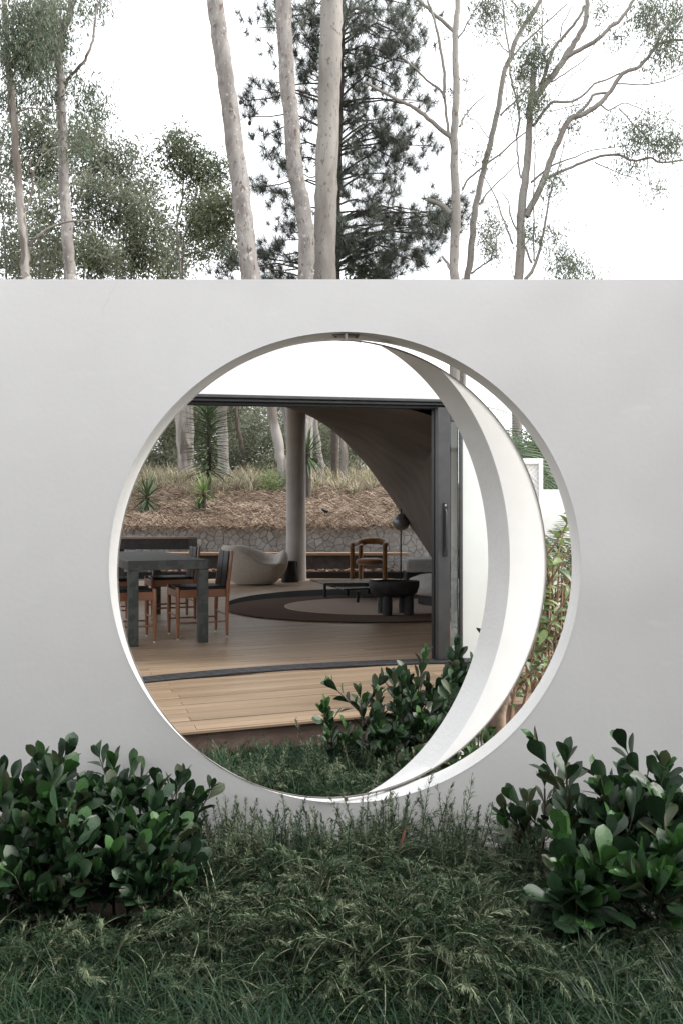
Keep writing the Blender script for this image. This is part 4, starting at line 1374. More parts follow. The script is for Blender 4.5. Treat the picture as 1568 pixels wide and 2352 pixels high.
MB().tube([a, P(1150, 1640, a.y), P(1165, 1585, a.y + .05), P(1175, 1520, a.y + .1)], [.034, .028, .02, .014], 9).build("trunk", M['ficus_trunk'], t, sm=60)
a2 = G(1205, 1650, 0)
MB().tube([a2, P(1212, 1600, a2.y), P(1222, 1545, a2.y), P(1232, 1470, a2.y), P(1245, 1400, a2.y)], [.045, .038, .032, .022, .014], 9).build("trunk", M['ficus_trunk'], t, sm=60)
MB().tube([P(1212, 1610, a2.y), P(1240, 1560, a2.y), P(1275, 1500, a2.y)], [.02, .015, .01], 7).build("branch", M['ficus_stem'], t, sm=60)
MB().tube([P(1212, 1615, a2.y), P(1190, 1570, a2.y), P(1195, 1500, a2.y)], [.018, .015, .01], 7).build("branch", M['ficus_stem'], t, sm=60)
# thin brown canes
t = thing("brown_canes", "thicket of thin bare red brown canes behind the ring's edge", "canes", (0, 0, 0))
for i in range(24):
    x0 = rnd.uniform(1195, 1300); d = rnd.uniform(4.9, 5.9)
    b0 = Vector(((x0 - PX0) / FPX * d, d, 0)); p1 = P(x0 + rnd.uniform(-15, 30), rnd.uniform(1330, 1480), d); p2 = P(x0 + rnd.uniform(-10, 50), rnd.uniform(1230, 1340), d + rnd.uniform(-.1, .1))
    MB().tube([b0, b0.lerp(p1, .5) + Vector((rnd.uniform(-.03, .03), 0, 0)), p1, p2], [.008, .006, .005, .003], 5).build("cane", M['ficus_stem'], t, sm=60)


def strappy(label, base, n, L, w, mat, seed, name="strap_plant", cat="plant", group=None, upright=.6):
    r = random.Random(seed)
    t = thing(name, label, cat, base, 0, group)
    for i in range(n):
        a = r.uniform(0, 6.28) ; el = r.uniform(upright, 1.35); l = L * r.uniform(.7, 1.1)
        me = leaf_mesh("leaf", l, lambda t_: w / L * (.25 + 1.0 * math.sin(PI * min(1, t_ * .93 + .06)) ** .8), .3, 0, mat, nr=6, tipcurl=-r.uniform(.1, .45))
        o = bpy.data.objects.new("leaf", me); C.objects.link(o); o.parent = t
        d = Vector((math.cos(a) * math.cos(el), math.sin(a) * math.cos(el), math.sin(el)))
        o.matrix_basis = leaf_matrix(Vector((0, 0, .01)), d, Vector((0, 0, 1)) if el < 1.2 else -Vector((math.cos(a), math.sin(a), 0)), 1.0)
    return t

GSP = "strap-leaved plants on the gravel"
for i, (px, py, lab) in enumerate(((1118, 1722, "strap-leaved plant with striped leaves beside the peeling trunk"), (1082, 1752, "strap-leaved plant with broad plain leaves between the others"),
                                   (1040, 1772, "low strap-leaved plant closest to the ring's foot"), (1135, 1700, "strap-leaved plant half hidden behind the peeling trunk"))):
    b = G(px, py, 0.01)
    strappy(lab, b, 13, .12, .015, M['strap'], 50 + i, group=GSP)
for i, (px, py, lab) in enumerate(((1235, 1560, "blue green broad-leaved plant under the brown canes"), (1275, 1520, "blue green broad-leaved plant beside the dark planter"))):
    strappy(lab, G(px, py, .01), 12, .22, .05, M['clusia3'], 70 + i, group="broad-leaved plants under the canes")
q = G(1275, 1500, .0)
MB().box((q.x + .2, q.y + .5, .17), (1.1, .35, .34)).build("planter_box", M['brick'], bevel=.01)
props(bpy.data.objects["planter_box"], "dark planter box behind the brown canes on the gravel", "planter")
for k, (px, py) in enumerate(((1198, 1618), (1206, 1598))):
    q = G(px, py, .04)
    o = MB().tube([(q.x - .25, q.y + .1, .05), (q.x + .3, q.y + .16, .055)], .045, 10).build("log", M['ficus_trunk'], sm=60)
    props(o, ("weathered log lying on the gravel nearest the ring", "weathered log lying just beyond the first log")[k], "log", "logs on the gravel")
V, F = [], []
for i in range(5200):
    d = rnd.uniform(3.5, 6.4); px = rnd.uniform(1000, 1350); x = (px - PX0) / FPX * d
    if x < .5: continue
    s = rnd.uniform(.005, .012); b = len(V)
    z = .014
    for (ux, uy, uz) in ((1, 0, 0), (0, 1, 0), (-1, 0, 0), (0, -1, 0), (0, 0, .8)):
        V.append((x + ux * s * rnd.uniform(.7, 1.2), d + uy * s * rnd.uniform(.7, 1.2), z + uz * s))
    F += [(b, b + 1, b + 4), (b + 1, b + 2, b + 4), (b + 2, b + 3, b + 4), (b + 3, b, b + 4)]
o = fast("gravel_pebbles", V, F, [M['gravel']]); o['kind'] = 'stuff'

# lattice screen
la = P(1245, 1053.5, 7.6)
t = thing("lattice_screen", "white framed lattice screen standing behind the variegated shrub", "lattice screen", (la.x, la.y, 0), 0)
lw_ = .62; hz_ = la.z
MB().box((-.02, 0, hz_ / 2), (.04, .05, hz_)).build("post", M['lattice'], t, bevel=.003)
MB().box((-lw_ + .02, 0, hz_ / 2), (.04, .05, hz_)).build("post", M['lattice'], t, bevel=.003)
MB().box((-lw_ / 2, 0, hz_ - .025), (lw_ - .081, .048, .05)).build("rail", M['lattice'], t, bevel=.003)
MB().box((-lw_ / 2, 0, .9), (lw_ - .081, .048, .05)).build("rail", M['lattice'], t, bevel=.003)
for s in (-1, 1):
    for k in range(22):
        cx_ = -lw_ / 2; cz = .95 + k * .048
        zlo, zhi = .93, hz_ - .05
        half = (lw_ - .08) / 2
        a = (cx_ - half, cz - half * s); b = (cx_ + half, cz + half * s)
        pts2 = []
        for f in np.linspace(0, 1, 25):
            x = a[0] + (b[0] - a[0]) * f; z = a[1] + (b[1] - a[1]) * f
            if zlo <= z <= zhi: pts2.append((x, z))
        if len(pts2) < 2: continue
        (xa, zA_), (xb, zB_) = pts2[0], pts2[-1]
        y = .004 * s
        mb = MB(); w = .006
        mb.add([(xa, y - .003, zA_ - w), (xb, y - .003, zB_ - w), (xb, y - .003, zB_ + w), (xa, y - .003, zA_ + w), (xa, y + .003, zA_ - w), (xb, y + .003, zB_ - w), (xb, y + .003, zB_ + w), (xa, y + .003, zA_ + w)],
               [(0, 1, 2, 3), (7, 6, 5, 4), (0, 4, 5, 1), (3, 2, 6, 7), (0, 3, 7, 4), (1, 5, 6, 2)])
        mb.build("slat", M['lattice'], t)
MB().box((-lw_ / 2, .03, (.93 + hz_ - .05) / 2), (lw_ - .081, .008, hz_ - .98)).build("backing_panel", M['lattice'], t)
lo = P(1262, 1124.5, 10.5)
o = MB().box((lo.x + 2.6, lo.y + .1, lo.z / 2 - .03), (6.0, .2, lo.z + .06)).build("boundary_wall", M['housewhite'], bevel=.01)
props(o, "low white boundary wall behind the palm fronds", "boundary wall")


def palm(label, base, n, L, seed, group, crown=0.0):
    r = random.Random(seed); t = thing("feather_palm", label, "palm", base, 0, group)
    MB().tube([(0, 0, 0), (0, 0, max(.1, crown))], [.07, .05], 9).build("trunk", M['pinebark'], t, sm=60)
    for i in range(n):
        a = r.uniform(0, 6.28); el = r.uniform(.45, 1.4); l = L * r.uniform(.7, 1.05)
        V, F = [], []; p = Vector((0, 0, crown)); pts = [p]; e = el
        for k in range(12):
            e -= .11; p = p + Vector((math.cos(a) * math.cos(e), math.sin(a) * math.cos(e), math.sin(e))) * l / 12; pts.append(p)
        for k in range(1, 12):
            for f in (0, .5):
                q = pts[k].lerp(pts[k + 1], f); ax = (pts[k + 1] - pts[k]).normalized()
                sd_ = ax.cross(Vector((0, 0, 1))).normalized(); ll = l * .30 * math.sin(PI * min(1, (k + f) / 12.5)) ** .6
                for sg in (-1, 1):
                    dd = (sd_ * sg * .8 + ax * .55 + Vector((0, 0, -.25))).normalized(); w = ax * .010
                    b = len(V); V += [q, q + dd * ll * .5 - w, q + dd * ll, q + dd * ll * .5 + w]; F.append((b, b + 1, b + 2, b + 3))
        b = len(V)
        for q in pts: V += [q - Vector((0, 0, .008)), q + Vector((0, 0, .008))]
        for k in range(len(pts) - 1): F.append((b + 2 * k, b + 2 * k + 1, b + 2 * k + 3, b + 2 * k + 2))
        fast("frond", [tuple(v) for v in V], F, [M['palm']], parent=t)
    return t

GP = "feather palms beyond the ring"
palm("dark feather palm in front of the low white wall", (P(1305, 1200, 9.4).x, 9.4, 0), 17, 1.15, 1, GP, .75)
palm("feather palm whose fronds cross above the low white wall", (P(1310, 1150, 12).x, 12, 0), 20, 1.9, 2, GP, 1.7)
palm("pale feather palm rising behind the lattice screen", (P(1265, 1050, 14).x, 14, 0), 20, 2.1, 3, GP, 2.2)


# ------------------------------------------------------------------ foliage clouds
def cloud(name, clusters, mats, per, size, droop, parent, asp=.22, sub=6, seed=0, hang=1.0, flat=1.0):
    """clusters: (px, py, d, radius px, weight). many leaf-sized diamonds gathered in small clumps"""
    g = np.random.default_rng(seed)
    Pc, Ms = [], []
    for (px, py, d, rp, wgt) in clusters:
        c = np.array(P(px, py, d)); r = rp * d / FPX
        ns = max(1, int(sub * wgt))
        for s in range(ns):
            v = g.normal(size=3); v /= np.linalg.norm(v); v *= r * g.random() ** .45
            v[2] *= flat
            k = max(3, int(per * g.uniform(.5, 1.5)))
            q = c + v + g.normal(size=(k, 3)) * np.array([1, 1, hang]) * size * 1.5
            Pc.append(q); Ms.append(np.full(k, g.integers(0, len(mats)) if g.random() < .75 else 0))
    Pc = np.concatenate(Pc); Ms = np.concatenate(Ms); n = len(Pc)
    d = g.normal(size=(n, 3)); d[:, 2] = d[:, 2] * .5 - droop; d /= np.linalg.norm(d, axis=1)[:, None]
    w = np.cross(d, g.normal(size=(n, 3))); w /= np.linalg.norm(w, axis=1)[:, None]
    L = size * g.uniform(.6, 1.3, n)[:, None]
    V = np.stack([Pc, Pc + d * L * .5 + w * L * asp * .5, Pc + d * L, Pc + d * L * .5 - w * L * asp * .5], 1).reshape(-1, 3)
    F = np.arange(n * 4).reshape(n, 4)
    o = fast(name, V, F, mats, Ms, parent)
    return o


def limb(mb, poly, d, r0, r1, seg=3, n=7, wob=.012, seed=0, dd=0.0):
    """a limb along picture points; radii in picture px. subdivided and slightly crooked"""
    r = random.Random(seed * 7 + len(poly)); pts = [Vector((x, y, 0)) for x, y in poly]
    out = []
    for i in range(len(pts) - 1):
        p0, p1, p2, p3 = pts[max(i - 1, 0)], pts[i], pts[i + 1], pts[min(i + 2, len(pts) - 1)]
        for k in range(seg):
            t_ = k / seg
            out.append(.5 * ((2 * p1) + (p2 - p0) * t_ + (2 * p0 - 5 * p1 + 4 * p2 - p3) * t_ ** 2 + (3 * p1 - p0 - 3 * p2 + p3) * t_ ** 3))
    out.append(pts[-1]); m = len(out)
    W, R_ = [], []
    for i, q in enumerate(out):
        f = i / (m - 1)
        W.append(P(q.x, q.y, d + dd * f) + Vector((r.uniform(-1, 1), r.uniform(-1, 1), 0)) * wob * (0 if i == 0 else 1))
        R_.append((r0 + (r1 - r0) * f) * d / FPX * (1 + r.uniform(-.04, .04)))
    mb.tube(W, R_, n)


def Z1(a): return [(x * .36, y * .36) for x, y in a]
def Z2(a): return [(439 + x * .36, y * .36) for x, y in a]
def Z3(a): return [(940.8 + x * .4, y * .4) for x, y in a]


# three big gum trunks just beyond the house
def big_trunk(label, poly, d, r0, r1, mat, seed):
    t = thing("gum_tree", label, "gum tree", (0, 0, 0), 0, "gum trees rising above the wall")
    mb = MB(); limb(mb, poly, d, r0, r1, 8, 20, .02, seed)
    mb.build("trunk", M[mat], t, sm=70)
    return t
hz20 = lambda px, d: PY0 - (hill_z((px - PX0) / FPX * d, d) - .3 - EYE) / d * FPX
big_trunk("big pale gum trunk leaning, flaked with loose bark, standing apart from its two neighbours", [(682, hz20(682, 21)), (678, 1000), (640, 800), (582, 660), (561, 500), (540, 330), (515, 150), (490, -20), (480, -120)], 21, 25, 17.5, 'bark', 1)
big_trunk("big pinkish gum trunk bowed toward the straight pale one", [(690, hz20(690, 22)), (690, 960), (697, 800), (702, 640), (704, 540), (692, 460), (677, 380), (666, 250), (656, 120), (650, -20), (646, -100)], 22, 19, 17.5, 'bark', 2)
big_trunk("straightest big gum trunk, smooth and pale, beside the bowed one", [(690, hz20(690, 22.6)), (693, 970), (706, 900), (738, 760), (745, 640), (747, 500), (753, 300), (760, 100), (762, -20), (764, -120)], 22.6, 27, 24.5, 'bark_smooth', 3)

# pine behind them
t = thing("pine_tree", "dark pine with needle tufts and cones behind the big gum trunks", "pine tree", (0, 0, 0))
DP = 26.0
mb = MB(); limb(mb, [(770, hz20(770, DP)), (772, 640), (776, 400), (783, 150), (790, -60)], DP, 9, 6.5, 6, 10, .03, 5)
mb.build("trunk", M['pinebark'], t, sm=60)
tuft = [(500, 60), (730, 80), (620, 60), (430, 170), (760, 230), (540, 520), (760, 360), (355, 640), (360, 740), (480, 860), (560, 910), (760, 560), (770, 700), (760, 930), (570, 1030), (450, 1190), (560, 1210), (640, 1250),
        (640, 1480), (590, 1530), (470, 1600), (250, 1670), (160, 1740), (520, 1720), (600, 1720), (1000, 60), (1150, 30), (1280, 60), (1400, 30), (1270, 150), (1050, 200), (1180, 240), (1300, 250), (1430, 230),
        (1420, 320), (1100, 330), (1180, 330), (1020, 400), (1100, 480), (1030, 460), (1330, 500), (1290, 560), (1380, 400), (1050, 690), (1130, 680), (1240, 750), (1070, 860), (1150, 930), (1340, 900),
        (1380, 930), (1300, 950), (1530, 930), (1090, 1130), (1290, 1110), (1210, 1150), (1430, 1060), (980, 1230), (1160, 1260), (1220, 1320), (1310, 1350), (1500, 1370), (1540, 1420), (1130, 1460), (1260, 1470),
        (1200, 1530), (1300, 1590), (1400, 1510), (1440, 1590), (960, 1480), (950, 1600), (1000, 1650), (1100, 1700), (1190, 1700), (1290, 1750), (1460, 1670), (1540, 640), (1480, 640), (690, 150), (790, 60), (740, 480),
        (720, 300), (700, 1100), (420, 560), (980, 1560), (1030, 1500), (1600, 1360), (1660, 1340), (1620, 1400), (1010, 120), (1100, 100), (1700, 1330), (1560, 1490), (1500, 1500), (1590, 1440), (480, 1650), (420, 1720), (300, 1640), (1180, 1400), (1080, 1580), (1380, 1640), (1230, 1660), (1120, 780), (1250, 840), (1400, 860), (1060, 1000), (1160, 1060), (960, 330), (990, 700), (1350, 180), (1240, 330)]
small_t = {(355, 640), (360, 740), (570, 1030), (1530, 930), (1430, 1060), (1540, 640), (1480, 640), (1440, 1590), (1460, 1670), (520, 1720), (420, 560), (250, 1670), (160, 1740)}
bm_ = MB(); V, F = [], []; cones = MB()
gp = np.random.default_rng(5)
for i, (X, Y) in enumerate(tuft):
    dt = DP + gp.uniform(-1.3, 1.3)
    tx, ty = 439 + X * .36, Y * .36
    side = -1 if X < 900 else 1
    ox = 777; oy = ty + (abs(tx - ox) * gp.uniform(.02, .28)) - 4
    q0, q1 = P(ox, oy, DP), P(tx, ty, dt)
    midp = q0.lerp(q1, .5) + Vector((0, gp.uniform(-.4, .4), gp.uniform(-.1, .55)))
    bm_.tube([q0, q0.lerp(midp, .5) + Vector((0, 0, .03)), midp, midp.lerp(q1, .5) + Vector((0, 0, gp.uniform(-.15, .05))), q1], [.036, .032, .027, .02, .013], 5)
    ntf = 5 if (X, Y) in small_t else 14
    for k in range(ntf):
        c = q1 + Vector(gp.normal(size=3)) * (.16 if ntf == 5 else .36)
        ax = (c - q0).normalized() * .7 + Vector((gp.uniform(-.5, .5), gp.uniform(-.5, .5), gp.uniform(-.1, .9)))
        ax.normalize()
        for j in range(64):
            v = Vector(gp.normal(size=3)); v.normalize()
            dd = (v * .9 + ax * .55).normalized(); l = gp.uniform(.22, .42)
            st_ = c - ax * gp.uniform(0, .14); w = dd.orthogonal().normalized() * .007
            b = len(V); V += [st_ - w, st_ + w, st_ + dd * l + w * .3, st_ + dd * l - w * .3]; F.append((b, b + 1, b + 2, b + 3))
    if gp.random() < .28:
        cc = q1 + Vector((gp.uniform(-.2, .2), gp.uniform(-.2, .2), gp.uniform(-.25, 0)))
        cones.lathe([(.01, -.08), (.05, -.05), (.062, 0), (.045, .05), (.01, .075)], 8, c=tuple(cc))
bm_.build("boughs", M['pinebark'], t, sm=60)
fast("crown", [tuple(v) for v in V], F, [M['pine']], parent=t)
cones.build("cones", M['pinebark'], t, sm=60)


def gum(label, trunk, d, r0, r1, limbs, clusters, mat, lmats, seed, conv, per=26, size=.16, bottom=True, asp=.2, twigs=3, name="gum_tree", group="gum trees rising above the wall", cat="gum tree", sub=5, droop=1.3):
    t = thing(name, label, cat, (0, 0, 0), 0, group)
    mb = MB(); tk = conv(trunk)
    if bottom:
        x0, y0 = tk[0]; x1, y1 = tk[1]
        tk = [(x0 + (x0 - x1) * 1.1, hz20(x0, d)), (x0 + (x0 - x1) * .8, y0 + (y0 - y1) * .8)] + tk
    limb(mb, tk, d, r0, r1, 4, 14, .02, seed)
    mb.build("trunk", M[mat], t, sm=70)
    lm = MB()
    for i, (pl, a, b) in enumerate(limbs):
        l1 = MB(); limb(l1, conv(pl), d, a, b, 4, 7, .02, seed + i, rnd.uniform(-.4, .3) if len(pl) > 2 else 0)
        l1.build("limb", M['bark_patch' if mat != 'bark_smooth' else 'bark_smooth'], t, sm=70)
    rr = random.Random(seed)
    cl = []
    for (x, y, r, w) in clusters:
        (cx_, cy_), = conv([(x, y)])
        k = .36 if conv in (Z1, Z2) else .4
        dj = d + rr.uniform(-.8, .8)
        cl.append((cx_, cy_, dj, r * k * (1.3 if conv is Z3 else 1.15), w))
        for j in range(twigs):
            a = rr.uniform(0, 6.28)
            limb(lm, [(cx_ + math.cos(a) * r * k * .8, cy_ - abs(math.sin(a)) * r * k), (cx_ + rr.uniform(-4, 4), cy_), (cx_ + rr.uniform(-r, r) * k * .7, cy_ + rr.uniform(.2, .9) * r * k)], dj, 1.1, .45, 3, 4, .015, seed + j)
    if lm.v: lm.build("twigs", M['twig'], t, sm=70)['kind'] = 'stuff'
    if cl: cloud("crown", cl, lmats, per, size, droop, t, asp, sub, seed)
    return t


# gums on the open side
gum("slim pale gum trunk standing among the pine's outer boughs", [(255, 1605), (255, 1400), (265, 1150), (255, 950), (255, 780), (262, 600), (265, 400), (262, 200), (275, 0), (280, -120)], 24, 12, 6,
    [([(240, 790), (150, 720), (60, 640), (0, 605), (-90, 560), (-260, 470)], 5.5, 3), ([(250, 175), (150, 90), (60, 5), (0, -40)], 4.5, 3), ([(230, 1220), (170, 1170), (100, 1142)], 6, 4.5),
     ([(262, 920), (225, 780), (205, 650), (185, 530), (100, 460), (20, 380), (-50, 320)], 3.6, 2), ([(195, 560), (195, 420), (165, 230), (130, 80), (100, 0)], 4, 2.4), ([(275, 220), (330, 130), (395, 10)], 2.2, 1.2),
     ([(285, 725), (330, 640), (440, 530)], 2.8, 1), ([(240, 1570), (215, 1510), (185, 1470)], 3.6, 2.8), ([(90, 890), (110, 1020), (135, 1140)], .8, .5), ([(300, 1090), (290, 900), (285, 740)], 1, .7)],
    [(330, 470, 36, .5), (340, 660, 40, .4), (320, 880, 30, .4), (200, 220, 30, .3), (240, 530, 30, .5), (60, 40, 36, .4)], 'bark_smooth', [M['gumleaf2'], M['gumleaf3']], 11, Z3, size=.14, sub=9)
gum("slanting pale gum with reddish base next to the slim one", [(325, 1605), (350, 1450), (370, 1230), (400, 1080), (430, 950), (470, 780), (510, 600), (535, 430), (580, 320), (600, 240), (650, 150), (720, 50), (760, -30)], 25, 8.5, 4.5,
    [([(300, 1090), (340, 1020), (430, 950), (530, 870), (620, 790), (680, 745)], 2.6, 1.6), ([(400, 1170), (460, 1090), (560, 990), (620, 930)], 2.2, 1), ([(350, 1570), (420, 1520), (480, 1485)], 2.6, 1.2),
     ([(520, 660), (600, 580), (690, 490)], 2.6, 1.6), ([(590, 330), (650, 250), (750, 160), (900, 20)], 2.6, 1.4), ([(610, 780), (630, 690), (610, 560), (575, 420), (570, 300), (545, 130), (530, 0)], 3, 1.6),
     ([(610, 780), (620, 900), (635, 1020)], 1.8, 2.4), ([(600, 760), (560, 600), (545, 450), (535, 380)], 1.2, .8), ([(450, 790), (400, 720), (360, 680), (300, 720)], 1.2, .6), ([(570, 300), (510, 240), (490, 150)], 1.4, .8),
     ([(520, 870), (530, 660)], .8, .5), ([(490, 1480), (500, 1380), (470, 1300)], 1, .6)],
    [(450, 80, 72, 1.3), (400, 20, 60, 1), (500, 40, 50, .8), (620, 40, 62, .9), (470, 1290, 72, 1.6), (430, 1370, 46, .9), (480, 1440, 30, .8), (440, 890, 26, .6), (640, 420, 36, .5), (480, 170, 40, .5)],
    'bark_smooth', [M['gumleaf2'], M['gumleaf3'], M['gumleaf']], 12, Z3, size=.13, sub=14, per=40)
gum("wide spreading gum with long crooked limbs and sparse hanging leaves", [(625, 1605), (635, 1400), (640, 1200), (665, 1000), (680, 800), (690, 600), (705, 500), (710, 420)], 23, 12, 6,
    [([(700, 590), (760, 500), (830, 420), (900, 310), (960, 220), (1010, 120), (1020, 0), (1030, -60)], 8.5, 5), ([(895, 325), (1000, 270), (1080, 220), (1150, 150), (1210, 110), (1270, 20), (1310, -40)], 5.2, 3.6),
     ([(735, 540), (770, 440), (805, 330), (840, 255), (900, 190), (970, 100), (1000, 30)], 4.6, 3), ([(665, 1240), (720, 1140), (780, 1000), (830, 860), (910, 690), (980, 660), (1080, 600), (1150, 520), (1220, 420), (1300, 390), (1380, 310), (1420, 240), (1500, 130), (1600, 80)], 8, 2.6),
     ([(920, 690), (1020, 600), (1060, 540), (1140, 530)], 4, 2.6), ([(1380, 300), (1450, 240), (1600, 225)], 3.6, 2.6), ([(695, 1045), (770, 980), (850, 935), (950, 900), (1050, 860), (1280, 830)], 2.8, .9),
     ([(790, 1020), (900, 970), (1020, 920), (1120, 890), (1210, 890), (1280, 920), (1380, 905), (1450, 930), (1620, 912)], 3.6, 1.8), ([(705, 720), (770, 640), (820, 585), (930, 580), (1000, 540), (1060, 480), (1130, 455), (1230, 405)], 3.6, 1.8),
     ([(1060, 930), (1150, 970), (1220, 1000), (1340, 1040)], 1.5, .6), ([(1095, 600), (1140, 630), (1200, 600), (1240, 590), (1320, 620), (1380, 655)], 2, .8), ([(1200, 620), (1290, 720), (1360, 800), (1365, 950), (1390, 1090), (1420, 1180)], 1.6, .7),
     ([(1178, 478), (1280, 482), (1380, 480), (1480, 455), (1620, 395)], 1.8, 1), ([(800, 640), (1000, 590), (1050, 570)], 1.2, .7), ([(810, 470), (920, 400), (1010, 330), (1060, 250)], 1.8, .9), ([(850, 550), (930, 430), (1030, 370), (1120, 350)], 1.2, .6),
     ([(660, 1605), (710, 1540), (750, 1400), (770, 1300), (800, 1130), (850, 960), (890, 800)], 4.5, 1), ([(712, 1500), (710, 1200), (718, 900), (718, 600)], 2, 1), ([(700, 1510), (650, 1400), (580, 1250), (560, 1150), (520, 1100)], 2.8, .8),
     ([(590, 1400), (540, 1270), (470, 1090), (400, 980)], 2.4, 1), ([(755, 260), (760, 120), (755, 0)], 1.8, 1.2), ([(860, 215), (880, 130), (940, 20)], 1.8, 1), ([(1390, 220), (1400, 100), (1390, 0)], 1.2, .6),
     ([(1420, 240), (1460, 160), (1568, 60)], 1.4, .8), ([(1250, 410), (1300, 300), (1370, 180), (1400, 60)], 1.2, .6), ([(1080, 470), (1130, 350), (1165, 250)], .9, .5), ([(905, 740), (960, 700)], 1.6, 1), ([(740, 1430), (790, 1370), (930, 1300)], .8, .4),
     ([(600, 1600), (570, 1480), (540, 1400)], 1.2, .7), ([(1290, 920), (1240, 880), (1170, 885)], 1, .6), ([(940, 1560), (860, 1470), (790, 1420)], 1, .6), ([(1480, 255), (1568, 300)], 1.4, 1)],
    [(700, 100, 52, .8), (690, 350, 90, 1.6), (760, 310, 70, 1.2), (640, 420, 42, .5), (650, 580, 40, .8), (780, 760, 16, .25), (690, 1310, 42, .5), (690, 1370, 36, .5), (810, 1330, 46, .6), (870, 1490, 66, 1.2), (930, 1550, 56, 1.1), (1060, 1590, 40, .5),
     (1380, 730, 92, 1.9), (1300, 790, 60, 1), (1440, 820, 60, 1.1), (1530, 820, 50, .9), (1430, 1090, 56, .5), (1300, 960, 40, .4), (1430, 340, 74, 1.1), (1330, 100, 66, 1.2), (1420, 60, 76, 1.3), (1540, 50, 64, 1.3), (1500, 190, 50, .7), (1540, 330, 40, .5),
     (1180, 210, 40, .4), (1170, 690, 36, .35), (790, 1090, 36, .5), (840, 1020, 30, .4), (1100, 40, 40, .4), (960, 640, 24, .3), (760, 560, 40, .5), (1390, 180, 50, .6), (740, 600, 30, .4), (930, 720, 28, .4), (1200, 980, 24, .3), (1480, 260, 36, .5)],
    'bark_smooth', [M['gumleaf'], M['gumleaf2']], 13, Z3, size=.14, sub=15, per=42)

# gums on the leafy side
gum("slim leaning gum trunk at the frame edge under thick hanging leaves", [(165, 1775), (160, 1640), (140, 1400), (115, 1150), (100, 950), (85, 700), (70, 550), (50, 350), (35, 150), (25, 0), (20, -100)], 19, 11, 5,
    [([(110, 715), (180, 690), (260, 690), (360, 700), (410, 717)], 2, 1), ([(85, 570), (130, 510), (180, 460)], 2.4, 1.2), ([(75, 800), (55, 650), (70, 480), (90, 350), (140, 290)], 2.4, 1.4), ([(190, 1560), (270, 1480), (370, 1430), (450, 1410), (600, 1400), (640, 1380)], 3, 1.4),
     ([(145, 1370), (200, 1230), (205, 1110), (260, 1010), (330, 950), (430, 935)], 2.4, 1), ([(40, 100), (0, 50), (-40, 20)], 2, 1.4), ([(100, 1170), (50, 1130), (0, 1110), (-40, 1100)], 3, 2), ([(195, 1100), (200, 1000)], 1.4, .8), ([(30, 180), (0, 160)], 2, 1.4)],
    [(100, 60, 90, 1.3), (230, 110, 120, 2.6), (80, 230, 90, 1.8), (150, 310, 80, 1.8), (260, 290, 90, 1.8), (60, 440, 70, .9), (130, 590, 60, .8), (30, 620, 60, .7), (20, 830, 50, .6), (200, 420, 70, 1.1), (30, 330, 60, .8)],
    'bark_patch', [M['gumleaf'], M['gumleaf'], M['gumleaf2']], 14, Z1, per=40, size=.14, sub=13, droop=1.8)
gum("pink-barked gum trunk with one long bare limb curving to the sky", [(450, 1775), (440, 1650), (425, 1450), (415, 1250), (405, 1050), (400, 850), (390, 600), (385, 450), (370, 350), (395, 220), (430, 130), (450, 40), (460, -80)], 20, 15, 6,
    [([(415, 535), (460, 470), (530, 400), (575, 310), (605, 190), (615, 60), (640, 0)], 4, 1.8), ([(372, 350), (350, 250), (340, 150), (360, 20)], 4, 2), ([(410, 1380), (420, 1250), (410, 1150), (440, 1110), (540, 1100)], 2.2, .8), ([(385, 640), (400, 610), (450, 580)], 1.4, .6)],
    [(350, 60, 100, 2), (470, 60, 80, 1.4), (340, 250, 80, 1.8), (270, 410, 90, 1.6), (370, 310, 60, 1.2), (370, 470, 60, 1), (350, 610, 56, .9), (500, 520, 30, .4), (580, 590, 44, .7), (640, 700, 40, .6), (490, 690, 36, .4), (640, 40, 44, .8), (240, 650, 60, .7), (420, 900, 60, .9), (500, 930, 50, .9),
     (230, 170, 80, 1.6), (280, 60, 80, 1.4), (160, 400, 70, 1.1)],
    'bark', [M['gumleaf'], M['gumleaf'], M['gumleaf2']], 15, Z1, per=40, size=.14, sub=13, droop=1.8)

# denser trees further back
def far_tree(label, d, trunk, crown, lm, seed, per=44, size=.22, sub=10, limbs=()):
    return gum(label, trunk, d, 3.2, 1.4, list(limbs), crown, 'twig', lm, seed, Z1, per, size, True, .3, 2, "eucalyptus_tree", "trees further back on the hill", "tree", sub, .9)


GA, GB_, GC = [M['gumleaf2'], M['gumleaf'], M['gumleaf2']], [M['gumleaf2']], [M['gumleaf3'], M['gumleaf2']]
far_tree("hazy grey-green tree filling the gap between the two slim gum trunks", 34, [(250, 1775), (260, 1500), (250, 1200), (240, 900)], [(200, 830, 90, 1.6), (280, 820, 80, 1.4), (180, 960, 120, 2), (310, 930, 100, 1.8), (250, 1080, 120, 2), (330, 1090, 80, 1.4)], GA, 41)
far_tree("hazy rounded tree whose crown tops out beside the pink-barked trunk", 36, [(560, 1775), (570, 1500), (560, 1100)], [(520, 830, 90, 1.6), (620, 800, 60, .9), (600, 920, 90, 1.5), (500, 950, 80, 1.4), (540, 1060, 100, 1.6), (650, 1010, 80, 1.4)], GA, 42)
far_tree("hazy tree with stepped crown between pink-barked trunk and big leaning one", 37, [(740, 1775), (760, 1500), (770, 1150)], [(800, 960, 70, 1.2), (740, 1050, 90, 1.5), (830, 1080, 80, 1.2), (700, 1160, 90, 1.5), (820, 1200, 90, 1.4), (880, 1250, 60, .8)], GA, 43)
